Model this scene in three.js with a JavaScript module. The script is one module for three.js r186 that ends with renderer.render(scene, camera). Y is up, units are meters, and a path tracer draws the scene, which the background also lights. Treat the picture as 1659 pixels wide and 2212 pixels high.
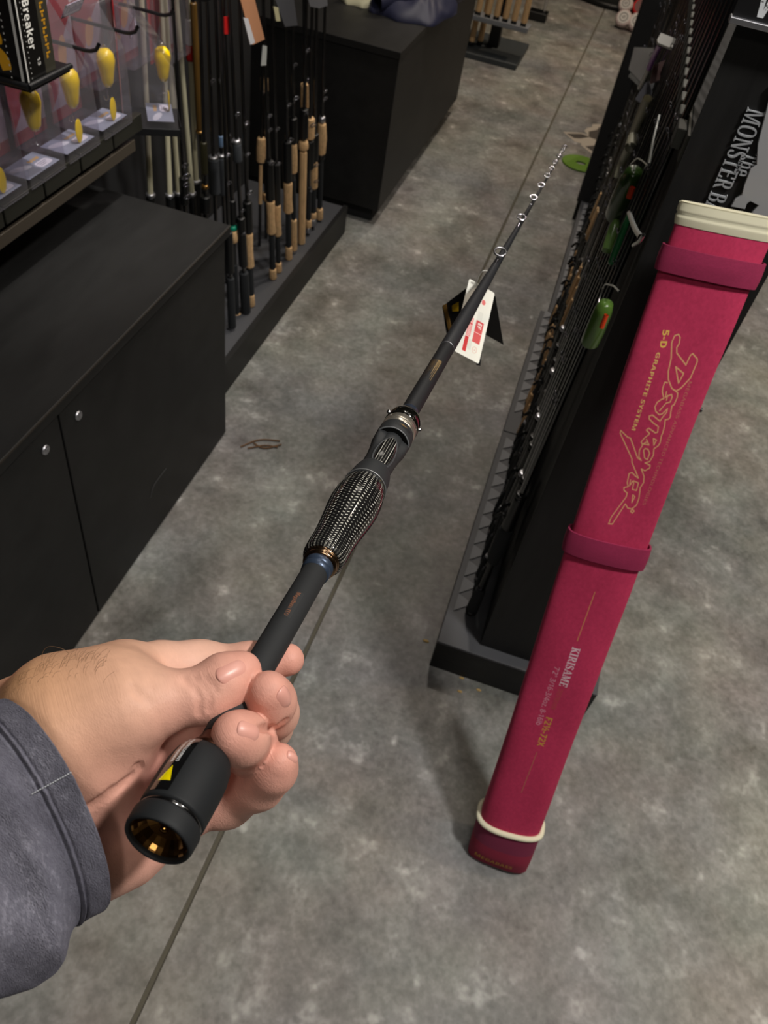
import * as THREE from 'three';
import { RoundedBoxGeometry } from 'three/addons/geometries/RoundedBoxGeometry.js';
import { TextGeometry } from 'three/addons/geometries/TextGeometry.js';
import { FontLoader } from 'three/addons/loaders/FontLoader.js';
import { MarchingCubes } from 'three/addons/objects/MarchingCubes.js';
import { mergeGeometries, mergeVertices } from 'three/addons/utils/BufferGeometryUtils.js';
import { RectAreaLightUniformsLib } from 'three/addons/lights/RectAreaLightUniformsLib.js';

// ------------------------------------------------------------------ camera, exposure, lights
const scene = new THREE.Scene();
scene.background = new THREE.Color(0x060606);
const F = 1725, EYE = new THREE.Vector3(0, 1.5, 0);
const camera = new THREE.PerspectiveCamera(THREE.MathUtils.radToDeg(2 * Math.atan(1106 / F)), 1659 / 2212, 0.02, 60);
camera.rotation.set(-0.81551, 0.14572, 0.20677, 'YXZ');
camera.rotation.order = 'YXZ';
camera.position.copy(EYE);
camera.updateMatrixWorld();
camera.focus = 0.46;
camera.userData.fStop = 19;
scene.add(camera);
const renderer = new THREE.WebGLRenderer({ antialias: true });
renderer.toneMapping = THREE.LinearToneMapping;
renderer.toneMappingExposure = 1.04;
renderer.shadowMap.enabled = true;
RectAreaLightUniformsLib.init();
// spot lamps under the ceiling: x, z, candela, colour, radius of the lens, and for the one added to brighten the lure packs a target and a cone
const LAMPS = [
  [0.85, -0.45, 17.5, 0xfffaf4, 0.13], [-0.05, -1.45, 16, 0xfff8f0, 0.06, [-1.06, 1.0, -1.5], 0.31], [-0.25, -2.6, 7.5, 0xfff4e8, 0.07], [0.9, -3.1, 5.0, 0xfff0de, 0.07],
  [-0.3, -5.0, 8.0, 0xffead0, 0.07], [0.9, -6.2, 8.0, 0xffe6c8, 0.07], [0.15, 0.75, 1.6, 0xfffaf2, 0.07], [1.9, -1.6, 5.5, 0xffe4c4, 0.07],
];
// wide soft panels added as fill light: x, z, width, depth, intensity
const FILL_PANELS = [[0.3, -1.6, 1.2, 0.6, 0.4], [0.3, 0.9, 1.2, 0.6, 0.7], [-0.2, -4.2, 1.2, 0.6, 1.2]];

// ------------------------------------------------------------------ helpers
let seed = 7;
const rnd = () => { seed = (seed * 1664525 + 1013904223) >>> 0; return seed / 4294967296; };
const rr = (a, b) => a + (b - a) * rnd();
const V = (x, y, z) => new THREE.Vector3(x, y, z);
const ray = (x, y) => V((x - 829.5) / F, -(y - 1106) / F, -1).applyQuaternion(camera.quaternion);
const at = (x, y, d) => ray(x, y).multiplyScalar(d).add(EYE);            // a pixel at a depth
const onX = (x, y, X) => { const d = ray(x, y); return d.multiplyScalar(X / d.x).add(EYE); };
const onZ = (x, y, Z) => { const d = ray(x, y); return d.multiplyScalar(Z / d.z).add(EYE); };
const onY = (x, y, Y = 0) => { const d = ray(x, y); return d.multiplyScalar((Y - EYE.y) / d.y).add(EYE); };
const taken = {};
const numbered = (n) => { const k = (taken[n] = (taken[n] ?? -1) + 1); return k ? `${n}_${String(k).padStart(3, '0')}` : n; };
function shade(o) { o.castShadow = true; o.receiveShadow = true; return o; }
function tag(o, label, category, group) { o.userData = { label, category }; if (group) o.userData.group = group; return o; }
function thing(name, label, category, p = [0, 0, 0], group) {
  const o = new THREE.Group(); o.name = numbered(name); scene.add(o);
  Array.isArray(p) ? o.position.set(...p) : o.position.copy(p);
  return tag(o, label, category, group);
}
function part(parent, name, geo, mat, label) {
  const m = shade(new THREE.Mesh(geo, mat)); m.name = name; parent.add(m);
  if (label) m.userData.label = label;
  return m;
}
function world(parent, name, geo, mat, label) {                         // geometry given in world metres
  const p = parent.position; geo.translate(-p.x, -p.y, -p.z);
  return part(parent, name, geo, mat, label);
}
function struct(name, geo, mat) { const m = part(scene, name, geo, mat); m.userData.kind = 'structure'; return m; }
const box = (x0, x1, y0, y1, z0, z1, r = 0) => {
  const g = r ? new RoundedBoxGeometry(Math.abs(x1 - x0), Math.abs(y1 - y0), Math.abs(z1 - z0), 2, r) : new THREE.BoxGeometry(Math.abs(x1 - x0), Math.abs(y1 - y0), Math.abs(z1 - z0));
  return g.translate((x0 + x1) / 2, (y0 + y1) / 2, (z0 + z1) / 2);
};
const lathe = (pts, seg = 28, a0 = 0, a1 = Math.PI * 2) => new THREE.LatheGeometry(pts.map((p) => new THREE.Vector2(Math.max(p[0], 1e-5), p[1])), seg, a0, a1);
const tube = (pts, r, seg = 24, rad = 8, closed = false) => new THREE.TubeGeometry(new THREE.CatmullRomCurve3(pts, closed), seg, r, rad, closed);
const merge = (l) => mergeGeometries(l.map((g) => (g.index ? g.toNonIndexed() : g)).map((g) => { for (const k of Object.keys(g.attributes)) if (!['position', 'normal', 'uv'].includes(k)) g.deleteAttribute(k); return g; }));
function cyl(a, b, r0, r1 = r0, seg = 16) {
  const d = b.clone().sub(a), g = new THREE.CylinderGeometry(r1, r0, d.length(), seg);
  g.applyQuaternion(new THREE.Quaternion().setFromUnitVectors(V(0, 1, 0), d.clone().normalize()));
  return g.translate((a.x + b.x) / 2, (a.y + b.y) / 2, (a.z + b.z) / 2);
}
function slab(pts, thick) {                                              // a plate through coplanar-ish points, given thickness behind its face
  const c = pts.reduce((s, p) => s.add(p), V(0, 0, 0)).divideScalar(pts.length);
  const ex = pts[1].clone().sub(pts[0]).normalize();
  let n = V(0, 0, 0); for (let i = 0; i < pts.length; i++) n.add(pts[i].clone().sub(c).cross(pts[(i + 1) % pts.length].clone().sub(c))); n.normalize();
  if (n.dot(EYE.clone().sub(c)) < 0) n.negate();
  const ey = n.clone().cross(ex).normalize();
  const sh = new THREE.Shape(pts.map((p) => { const q = p.clone().sub(c); return new THREE.Vector2(q.dot(ex), q.dot(ey)); }));
  const g = new THREE.ExtrudeGeometry(sh, { depth: thick, bevelEnabled: false });
  return g.translate(0, 0, -thick).applyMatrix4(new THREE.Matrix4().makeBasis(ex, ey, n).setPosition(c));
}
// value noise
function lattice(s, n) { let t = s; const a = new Float32Array(n * n); for (let i = 0; i < n * n; i++) { t = (t * 1664525 + 1013904223) >>> 0; a[i] = t / 4294967296; } return a; }
function fbm(size, cells, octaves, s, gain = 0.5) {
  const out = new Float32Array(size * size); let amp = 1, sum = 0;
  for (let o = 0; o < octaves; o++) {
    const n = cells << o, l = lattice(s + o * 977, n);
    for (let y = 0; y < size; y++) {
      const v = (y / size) * n, y0 = Math.floor(v) % n, y1 = (y0 + 1) % n; let fy = v - Math.floor(v); fy = fy * fy * (3 - 2 * fy);
      for (let x = 0; x < size; x++) {
        const u = (x / size) * n, x0 = Math.floor(u) % n, x1 = (x0 + 1) % n; let fx = u - Math.floor(u); fx = fx * fx * (3 - 2 * fx);
        const a = l[y0 * n + x0], b = l[y0 * n + x1], c = l[y1 * n + x0], d = l[y1 * n + x1];
        out[y * size + x] += amp * (a + (b - a) * fx + (c - a) * fy + (a - b - c + d) * fx * fy);
      }
    }
    sum += amp; amp *= gain;
  }
  for (let i = 0; i < out.length; i++) out[i] /= sum;
  return out;
}
function dataTex(size, fn, srgb = true) {
  const d = new Uint8Array(size * size * 4);
  for (let i = 0; i < size * size; i++) { const c = fn(i, i % size, (i / size) | 0); d[i * 4] = c[0]; d[i * 4 + 1] = c[1]; d[i * 4 + 2] = c[2]; d[i * 4 + 3] = 255; }
  const t = new THREE.DataTexture(d, size, size); t.wrapS = t.wrapT = THREE.RepeatWrapping; t.magFilter = THREE.LinearFilter; t.minFilter = THREE.LinearMipmapLinearFilter; t.generateMipmaps = true;
  if (srgb) t.colorSpace = THREE.SRGBColorSpace; t.needsUpdate = true; return t;
}
function canvasTex(w, h, draw) {
  const c = document.createElement('canvas'); c.width = w; c.height = h; draw(c.getContext('2d'), w, h);
  const t = new THREE.CanvasTexture(c); t.colorSpace = THREE.SRGBColorSpace; return t;
}
const clamp8 = (v) => Math.max(0, Math.min(255, v));
const std = (color, roughness = 0.6, o = {}) => new THREE.MeshStandardMaterial({ color, roughness, ...o });
const phys = (color, roughness, o = {}) => new THREE.MeshPhysicalMaterial({ color, roughness, ...o });

// ------------------------------------------------------------------ materials
const n1 = fbm(1024, 4, 6, 11, 0.6), n2 = fbm(1024, 32, 4, 23, 0.65), n3 = fbm(1024, 10, 5, 37, 0.55), n4 = fbm(1024, 170, 3, 53, 0.7);
const floorMap = dataTex(1024, (i) => {
  const big = (n1[i] - 0.5) * 20, mid = (n3[i] - 0.5) * 40, fine = (n2[i] - 0.5) * 58;
  const pale = Math.max(0, n2[i] - 0.68) * 190, dark = Math.max(0, 0.4 - n3[i]) * 60;
  const v = 126 + big + mid + fine * 0.85 + (n4[i] - 0.5) * 40 + pale - dark;
  return [clamp8(v + 1 + (n3[(i + 5000) % 1048576] - 0.5) * 14), clamp8(v), clamp8(v - 5 - (n1[i] - 0.5) * 18)];
});
const floorRough = dataTex(1024, (i) => { const v = 150 + (n3[i] - 0.5) * 90 + (n2[i] - 0.5) * 50; return [v, clamp8(v), v]; }, false);
const blackMap = dataTex(512, (i, x, y) => { const k = y * 2 * 1024 + x * 2, v = 31 + (n3[k] - 0.5) * 12 + (n2[k] - 0.5) * 7; return [clamp8(v), clamp8(v), clamp8(v)]; });
const fabricN = fbm(512, 64, 3, 91, 0.7), fabricB = fbm(512, 5, 5, 131, 0.6);
const redMap0 = (v) => [v, v, v];
const M = {
  floor: phys(0xffffff, 1, { map: floorMap, roughnessMap: floorRough, bumpMap: floorRough, bumpScale: 0.0012, specularIntensity: 0.7 }),
  joint: std(0x5a564a, 0.95),
  black: phys(0xffffff, 0.5, { map: blackMap, specularIntensity: 0.6 }),
  blackEdge: std(0x29241f, 0.55),
  blackMetal: phys(0x17181a, 0.4, { metalness: 0.2 }),
  rackTop: std(0x45464a, 0.55),
  plastic: phys(0x111213, 0.35),
  matteBlack: std(0x17181a, 0.85),
  foamGrip: std(0x202326, 0.9),
  greyFoam: std(0x34383d, 0.85),
  cork: std(0xe6c090, 0.85, { map: dataTex(256, (i, x, y) => { const k = y * 4 * 1024 + x * 4; const v = 235 + (n2[k] - 0.5) * 90; return [clamp8(v), clamp8(v - 3), clamp8(v - 8)]; }) }),
  blank: phys(0x0c0c0e, 0.18, { clearcoat: 1, clearcoatRoughness: 0.08 }),
  blankGrey: phys(0x2b2d31, 0.5),
  chrome: std(0xd8d8dc, 0.18, { metalness: 1 }),
  silver: std(0xb9bac0, 0.35, { metalness: 0.9 }),
  gold: std(0xb58c52, 0.3, { metalness: 1 }),
  gunmetal: phys(0x3c3c42, 0.16, { metalness: 1 }),
  ring: phys(0x9a9aa2, 0.12, { metalness: 1 }),
  cream: std(0xb9b59a, 0.5),
  white: std(0xe9e9e4, 0.6),
  haze: phys(0xeceaf0, 0.06, { transmission: 0.95, thickness: 0, ior: 1.45, clearcoat: 0.6 }),
  clear: phys(0xffffff, 0.06, { transmission: 1, thickness: 0, ior: 1.45 }),
  yellow: phys(0xf3d000, 0.3, { clearcoat: 0.7 }),
};

// ------------------------------------------------------------------ the room
const FL = [[-4.2, 4.2], [-11, 3.2]];
struct('floor', box(-4.2, 4.2, -0.12, -0.006, -11, 3.2), M.joint);
const floorMesh = scene.children[scene.children.length - 1];
function concrete(poly) {
  const sh = new THREE.Shape(poly.map(([x, z]) => new THREE.Vector2(x, -z)));
  const g = new THREE.ExtrudeGeometry(sh, { depth: 0.004, bevelEnabled: true, bevelSize: 0.0015, bevelThickness: 0.002, bevelSegments: 2 });
  g.rotateX(-Math.PI / 2)  .translate(0, -0.006, 0);
  const p = g.attributes.position, uv = new Float32Array(p.count * 2);
  for (let i = 0; i < p.count; i++) { uv[i * 2] = p.getX(i) / 1.7; uv[i * 2 + 1] = p.getZ(i) / 1.7; }
  g.setAttribute('uv', new THREE.BufferAttribute(uv, 2));
  const m = new THREE.Mesh(g, M.floor); m.name = 'concrete_slab'; floorMesh.add(shade(m));
}
const jx = (z) => -0.2535 - (z + 0.0) * 0.0116;
concrete([[-4.19, 3.19], [jx(3.19) - 0.006, 3.19], [jx(-10.99) - 0.006, -10.99], [-4.19, -10.99]]);
concrete([[jx(3.19) + 0.006, 3.19], [4.19, 3.19], [4.19, -10.99], [jx(-10.99) + 0.006, -10.99]]);
const wallMat = std(0x6a6762, 0.85), ceilMat = std(0x8d8b86, 0.9);
struct('ceiling', box(-4.3, 4.3, 3.0, 3.12, -11.1, 3.3), ceilMat);
struct('wall_left', box(-4.32, -4.2, -0.12, 3.0, -11, 3.2), wallMat);
struct('wall_right', box(4.2, 4.32, -0.12, 3.0, -11, 3.2), wallMat);
struct('wall_back', box(-4.32, 4.32, -0.12, 3.0, -11.12, -11), wallMat);
struct('wall_front', box(-4.32, 4.32, -0.12, 3.0, 3.2, 3.32), wallMat);
const lampWords = ['above the red rod sleeve', 'added over the aisle to brighten the packaged lures', 'above the far end of the aisle rods', 'above the far end of the tackle rack', 'above the black island', 'above the far display stand', 'behind the person holding the rod', 'beyond the tackle rack'];
LAMPS.forEach(([x, z, cd, col, r, aim, cone], i) => {
  const t = thing('ceiling_lamp', `round black ceiling spot lamp ${lampWords[i]}`, 'lamp', [x, 2.999, z]);
  part(t, 'housing', lathe([[0.0, 0], [r + 0.02, 0], [r + 0.02, -0.07], [r + 0.003, -0.07], [r + 0.003, -0.055], [0, -0.055]], 24), M.blackMetal);
  part(t, 'lens', new THREE.CylinderGeometry(r, r, 0.006, 24).translate(0, -0.062, 0), std(0xffffff, 0.5, { emissive: col, emissiveIntensity: 14 }));
  const l = new THREE.SpotLight(col, cd, 0, cone ?? 1.2, 0.6, 2); l.position.set(x, 2.92, z); l.target.position.set(...(aim ?? [x, 0, z])); l.castShadow = true; l.shadow.radius = r / 0.02;
  scene.add(l, l.target);
});
const panelWords = ['over the middle of the aisle', 'over the person', 'over the space before the island'];
FILL_PANELS.forEach(([x, z, w, d, it], i) => {
  const t = thing('fill_panel', `flat white fill panel added ${panelWords[i]}`, 'light', [x, 2.999, z]);
  part(t, 'frame', merge([box(-w / 2 - 0.02, w / 2 + 0.02, -0.03, 0, -d / 2 - 0.02, -d / 2), box(-w / 2 - 0.02, w / 2 + 0.02, -0.03, 0, d / 2, d / 2 + 0.02), box(-w / 2 - 0.02, -w / 2, -0.03, 0, -d / 2, d / 2), box(w / 2, w / 2 + 0.02, -0.03, 0, -d / 2, d / 2)]), M.white);
  part(t, 'diffuser', box(-w / 2, w / 2, -0.02, -0.012, -d / 2, d / 2), std(0xffffff, 0.7, { emissive: 0xfff6ea, emissiveIntensity: 1.5 }));
  const l = new THREE.RectAreaLight(0xfff6ea, it, w, d); l.position.set(x, 2.965, z); l.rotation.x = -Math.PI / 2; scene.add(l);
});

// ------------------------------------------------------------------ black floor cabinet
{
  const c = thing('floor_cabinet', 'low black laminate cabinet with two locked doors under the packaged lures', 'cabinet', [-0.9, 0, -0.6]);
  world(c, 'carcass', box(-1.15, -0.708, 0.0, 0.58, 0.3, -1.492), M.black);
  world(c, 'worktop', box(-1.16, -0.682, 0.581, 0.605, 0.32, -1.506, 0.002), M.black, 'black laminate worktop with a worn edge');
  world(c, 'worktop_edge', box(-0.6825, -0.6805, 0.601, 0.6045, 0.32, -1.506), M.blackEdge);
  const g = onX(124, 885, -0.69);
  for (const [z0, z1, lx, ly] of [[g.z - 0.002, -1.494, 170, 898], [g.z + 0.003, g.z + 0.66, 99, 972]]) {
    const d = world(c, 'door', box(-0.706, -0.69, 0.006, 0.57, z0, z1, 0.0015), M.black);
    const k = onX(lx, ly, -0.688);
    part(d, 'lock', merge([lathe([[0, 0.003], [0.006, 0.003], [0.0085, 0.0015], [0.009, -0.001]], 20).rotateZ(-Math.PI / 2), box(0.0025, 0.0036, -0.004, 0.004, -0.0008, 0.0008)]).translate(k.x - c.position.x, k.y - c.position.y, k.z - c.position.z), M.silver, 'small round keyhole lock');
  }
  // dust scuff on the door
  const a = [[359, 1012], [345, 1030], [331, 1052], [325, 1075]].map(([x, y]) => onX(x, y, -0.6898));
  world(c, 'scuff_mark', tube(a, 0.0012, 12, 5).translate(0, 0, 0), std(0x3a3a3a, 0.9));
}

// ------------------------------------------------------------------ gondola back wall, shelf and hooks above the cabinet
struct('wall_gondola', box(-1.2, -1.15, 0, 2.2, 0.35, -1.56), std(0x121212, 0.8));
{
  const t = thing('wall_shelf', 'black wire shelf with a clear label rail over the cabinet', 'shelf', [-1.0, 0.7, -0.7]);
  world(t, 'shelf_board', box(-1.15, -0.905, 0.762, 0.78, 0.3, -1.485), M.blackMetal);
  world(t, 'label_rail', box(-0.9, -0.893, 0.714, 0.738, 0.3, -1.5, 0.002), std(0x3d372f, 0.35), 'grey brown label rail');
  world(t, 'rail_back', box(-0.93, -0.9, 0.722, 0.73, 0.3, -1.5), M.blackMetal);
  for (let z = 0.23, k = 0; k < 15; z -= 0.1175, k++) world(t, 'shelf_lip', box(-0.905, -0.889, 0.75, 0.783, z, z - 0.112, 0.002), std(0x24241f, 0.3));
  for (let z = 0.2; z > -1.44; z -= 0.4) world(t, 'bracket', box(-1.15, -0.92, 0.73, 0.762, z, z - 0.012), M.blackMetal);
}
const hookSpots = [[375, 39, -0.86, 'topmost black peg hook above the packaged lures'], [299, 78, -0.86, 'middle black peg hook above the packaged lures'], [216, 117, -0.86, 'lowest black peg hook beside the black boxed lure'], [460, 5, -0.88, 'black peg hook beside the standing rods']];
for (const [x, y, X, lab] of hookSpots) {
  const p = onX(x, y, X), h = thing('peg_hook', lab, 'hook', p);
  part(h, 'peg', tube([V(-(1.15 + X), 0, 0), V(-0.05, 0, 0), V(-0.022, -0.0, 0), V(-0.006, 0.006, 0), V(0, 0.016, 0)], 0.0035, 24, 8), M.blackMetal);
  part(h, 'mount', box(-(1.15 + X), -(1.145 + X), -0.02, 0.014, -0.012, 0.012, 0.001), M.blackMetal);
}

// ------------------------------------------------------------------ packaged lures on the shelf
const cardTex = canvasTex(256, 512, (g, w, h) => {
  g.fillStyle = '#b8a9a8'; g.fillRect(0, 0, w, h);
  g.fillStyle = '#b22e30'; g.beginPath(); g.moveTo(0, 0); g.lineTo(w, 0); g.lineTo(w, 190); g.quadraticCurveTo(150, 240, 70, 420); g.lineTo(0, 470); g.fill();
  g.fillStyle = '#c9bcb8'; g.beginPath(); g.moveTo(0, 150); g.quadraticCurveTo(80, 170, 120, 90); g.lineTo(70, 60); g.lineTo(0, 100); g.fill();
  g.fillStyle = '#e8b060'; g.beginPath(); g.ellipse(150, 300, 34, 60, 0.3, 0, 7); g.fill();
  g.fillStyle = '#2b2b66'; g.font = 'bold 40px serif'; g.save(); g.translate(30, 120); g.rotate(-0.2); g.fillText('Er', 120, 40); g.restore();
  g.fillStyle = '#9b2a2a'; g.fillRect(0, 470, w, 42);
});
const packTex = canvasTex(256, 128, (g, w, h) => {
  g.fillStyle = '#8d94a3'; g.fillRect(0, 0, w, h); g.fillStyle = '#c3c6cf'; g.beginPath(); g.ellipse(70, 50, 60, 18, 0.3, 0, 7); g.fill();
  g.fillStyle = '#d8d6e0'; g.beginPath(); g.roundRect(140, 66, 100, 44, 20); g.fill();
  g.fillStyle = '#6d6a80'; for (let i = 0; i < 3; i++) g.fillRect(154, 76 + i * 10, 72 - i * 14, 3);
  g.fillStyle = '#c79a3c'; for (let i = 0; i < 7; i++) g.fillRect(144 + i * 12, 34 + (i % 2) * 3, 8, 16);
});
const scriptTex = canvasTex(256, 96, (g, w, h) => {
  g.fillStyle = '#cfc9d4'; g.beginPath(); g.roundRect(4, 6, 248, 84, 36); g.fill();
  g.fillStyle = '#4a466c'; g.font = 'italic bold 66px serif'; g.fillText('Eathing', 18, 70);
});
const cardMat = std(0xffffff, 0.5, { map: cardTex }), trayMat = std(0xffffff, 0.35, { map: packTex }), scriptMat = std(0xffffff, 0.5, { map: scriptTex });
function lurePack(p, yaw, label, bladed, h = 0.27) {                    // p: bottom middle of the front edge; local +X points to the aisle
  const t = thing('lure_pack', label, 'lure pack', p, 'clear packs of yellow lures above the cabinet');
  t.rotation.y = yaw;
  const w = 0.1, d = 0.11;
  const card = new THREE.BoxGeometry(0.002, h, w); part(t, 'backing_card', card.translate(-d, h / 2, 0), cardMat);
  // clear shell: slanting front, sides, bottom
  const sh = new THREE.Shape([[0, 0], [-d + 0.003, 0], [-d + 0.003, h * 0.95], [-d + 0.03, h * 0.9], [-0.004, h * 0.5], [0, h * 0.25]].map((q) => new THREE.Vector2(...q)));
  part(t, 'clear_shell', new THREE.ExtrudeGeometry(sh, { depth: w, bevelEnabled: true, bevelSize: 0.002, bevelThickness: 0.003, bevelSegments: 2 }).translate(0, 0, -w / 2), M.haze);
  const tray = new THREE.PlaneGeometry(w * 0.94, d * 0.5); tray.rotateX(-Math.PI / 2).rotateY(Math.PI / 2);
  part(t, 'base_insert', merge([tray.translate(-d * 0.3, 0.012, 0)]), trayMat, 'grey printed insert with a white sticker');
  part(t, 'name_strip', new THREE.BoxGeometry(0.0015, 0.026, w * 0.62).rotateZ(-0.5).translate(-d + 0.034, h * 0.72, -0.012), scriptMat, 'white strip with script lettering');
  // plain yellow lure body with a clip, a hook and a plain blade
  const b = part(t, 'lure_body', lathe([[0, -0.028], [0.006, -0.027], [0.0105, -0.018], [0.0125, -0.004], [0.0145, 0.008], [0.0165, 0.02], [0.0145, 0.032], [0.008, 0.039], [0, 0.041]], 24).scale(1.05, 1, 1.05).translate(-0.02, 0.1, -0.012), M.yellow);
  part(b, 'line_tie', new THREE.TorusGeometry(0.003, 0.0008, 6, 14).translate(-0.02, 0.143, -0.012), M.chrome);
  const hook = [];
  for (let k = 0; k < 3; k++) hook.push(tube([V(0, 0.02, 0), V(0, 0.004, 0), V(0.004, -0.001, 0), V(0.008, 0.003, 0), V(0.008, 0.009, 0)], 0.0007, 14, 5).rotateY(k * 2.094));
  part(t, 'treble_hook', merge(hook).translate(-0.02, 0.05, -0.008), M.chrome);
  if (bladed) part(t, 'blade', new THREE.SphereGeometry(1, 16, 10).scale(0.0025, 0.022, 0.011).translate(-0.012, 0.034, -0.008), M.yellow, 'plain yellow oval blade');
  return t;
}
const shelfY = 0.782;
const packAt = [[-1.077, 'clear lure pack nearest the front end of the shelf, mostly cut off', true], [-1.192, 'clear pack with a yellow lure, directly under the black boxed lure', false],
  [-1.31, 'clear pack with a yellow lure and a plain yellow blade, between two alike packs', true], [-1.432, 'clear pack with a yellow lure next to the turned pack', true]];
for (const [z, lab, b] of packAt) lurePack(V(-0.888, shelfY, z), 0, lab, b);
{
  const q = onX(352, 145, -0.9), yaw = 0.55, o = V(-0.02, 0.1, -0.012).applyAxisAngle(V(0, 1, 0), yaw), p = q.sub(o);
  lurePack(p, yaw, 'clear lure pack turned towards the rods on its own small black tray', true, 0.24);
  const s = thing('display_tray', 'small black tray under the turned lure pack', 'tray', p.clone()); s.rotation.y = yaw;
  part(s, 'tray_base', box(-0.118, 0.006, -0.016, -0.0005, -0.055, 0.055, 0.001), M.blackMetal);
  part(s, 'tray_lip', box(0.006, 0.0085, -0.03, 0.006, -0.055, 0.055, 0.001), M.blackMetal);
  part(s, 'tray_arm', box(-0.2, -0.118, -0.012, -0.004, -0.008, 0.008), M.blackMetal);
}
// red backing cards of packs hung further up on the pegs
for (const [x, y, lab] of [[185, 60, 'red lure pack hanging on the middle peg hook'], [262, 22, 'red lure pack hanging behind the topmost peg hook'], [345, 20, 'pale red lure pack hanging beside the standing rods']]) {
  const p = onX(x, y, -1.0), t = thing('hanging_pack', lab, 'lure pack', p);
  part(t, 'backing_card', box(-0.001, 0.001, -0.1, 0.12, -0.055, 0.055), cardMat);
  part(t, 'clear_shell', box(0.002, 0.05, -0.095, 0.06, -0.05, 0.05, 0.008), M.haze);
}
// black boxed lure in a wire tray
{
  const c = onX(64, 192, -0.83);
  const t = thing('boxed_lure', 'tall black lure box with white lettering and yellow shapes in a black tray', 'box', V(c.x, c.y, c.z));
  const zl = 0.075, xl = 0.09, h = 0.34;
  const sideTex = canvasTex(256, 1024, (g, w, h2) => {                    // the face to the aisle
    g.fillStyle = '#141312'; g.fillRect(0, 0, w, h2);
    g.fillStyle = '#d8d8d4'; g.fillRect(4, 0, 10, h2);
    for (let y = 0; y < h2; y += 22) { g.fillRect(40, y, 5, 5); }
    g.save(); g.translate(58, 652); g.rotate(Math.PI / 2); g.font = 'bold 60px sans-serif'; g.fillStyle = '#f0f0ea'; g.scale(1, 1.25); g.fillText(')  Breaker', 0, 0, 250); g.restore();
    g.save(); g.translate(108, 940); g.rotate(Math.PI / 2); g.font = 'bold 34px sans-serif'; g.fillText('13', 0, 0); g.restore();
    g.fillStyle = '#3a382f'; g.fillRect(166, 0, 90, h2);
    g.fillStyle = '#c08b1c'; for (let y = 20, k = 0; y < 970; y += 34, k++) { g.fillRect(192, y, 34, 8); g.fillRect(192 + (k % 3) * 7, y + 11, 14, 15); }
  });
  const faceTex = canvasTex(256, 1024, (g, w, h2) => {                    // the face to the front
    g.fillStyle = '#131211'; g.fillRect(0, 0, w, h2);
    g.fillStyle = '#e0a512'; g.beginPath(); g.moveTo(120, 800); g.quadraticCurveTo(180, 840, 160, 885); g.lineTo(130, 893); g.quadraticCurveTo(195, 920, 185, 985); g.lineTo(140, 1000); g.quadraticCurveTo(110, 900, 120, 800); g.fill();
    g.fillStyle = '#d8d8d4'; for (let y = 0; y < h2; y += 26) { g.fillRect(176, y, 6, 8); }
    g.fillRect(226, 0, 14, h2);
  });
  const k = std(0x131211, 0.35), sideM = phys(0xffffff, 0.3, { map: sideTex, clearcoat: 0.5 }), faceM = phys(0xffffff, 0.3, { map: faceTex, clearcoat: 0.5 });
  const bx = new THREE.BoxGeometry(xl, h, zl).translate(-xl / 2 - 0.004, h / 2 + 0.006, -zl / 2 - 0.004);
  part(t, 'printed_box', bx, [sideM, k, k, k, faceM, k]);
  const e = thing('box_tray', 'black wire edged tray holding the tall black lure box', 'tray', V(c.x, c.y, c.z));
  part(e, 'tray_base', box(-0.17, 0, -0.006, 0.0045, -zl - 0.035, 0), M.blackMetal);
  part(e, 'tray_lip', merge([cyl(V(-0.17, 0.003, 0.002), V(0, 0.003, 0.002), 0.0045), cyl(V(0, 0.003, 0.002), V(0.002, 0.003, -zl - 0.035), 0.0045)]), M.blackMetal);
  part(e, 'tray_arm', box(-(1.15 + c.x), -0.17, -0.006, 0.004, -0.07, -0.04), M.blackMetal);
}

// ------------------------------------------------------------------ rods: shared builder
const up = V(0, 1, 0);
function rodGroup(name, label, foot, dir, group) {
  const t = thing(name, label, 'fishing rod', foot, group);
  t.quaternion.setFromUnitVectors(up, dir.clone().normalize());
  return t;
}
function section(t, name, s0, s1, r0, r1, mat, label, bulge = 0) {
  const m = (s0 + s1) / 2, e = Math.min(0.004, (s1 - s0) / 4);
  return part(t, name, lathe([[0, s0], [r0 * 0.8, s0], [r0, s0 + e], [(r0 + r1) / 2 + bulge, m], [r1, s1 - e], [r1 * 0.8, s1], [0, s1]], 14), mat, label);
}
function guideGeo(s, size, rb) {
  return merge([new THREE.TorusGeometry(size, size * 0.18, 8, 18).rotateX(0.5).translate(0, s, rb + size * 1.7), tube([V(0, s - size * 3, rb * 0.7), V(0, s - size, rb + size * 0.8), V(0, s, rb + size * 0.75), V(0, s + size * 2, rb * 0.7)], size * 0.14, 10, 5)]);
}
function guides(t, list, yaw = 0, mat = M.ring) { for (const [s, size, rb] of list) part(t, 'line_guide', guideGeo(s, size, rb).rotateY(yaw), mat); }

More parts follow.
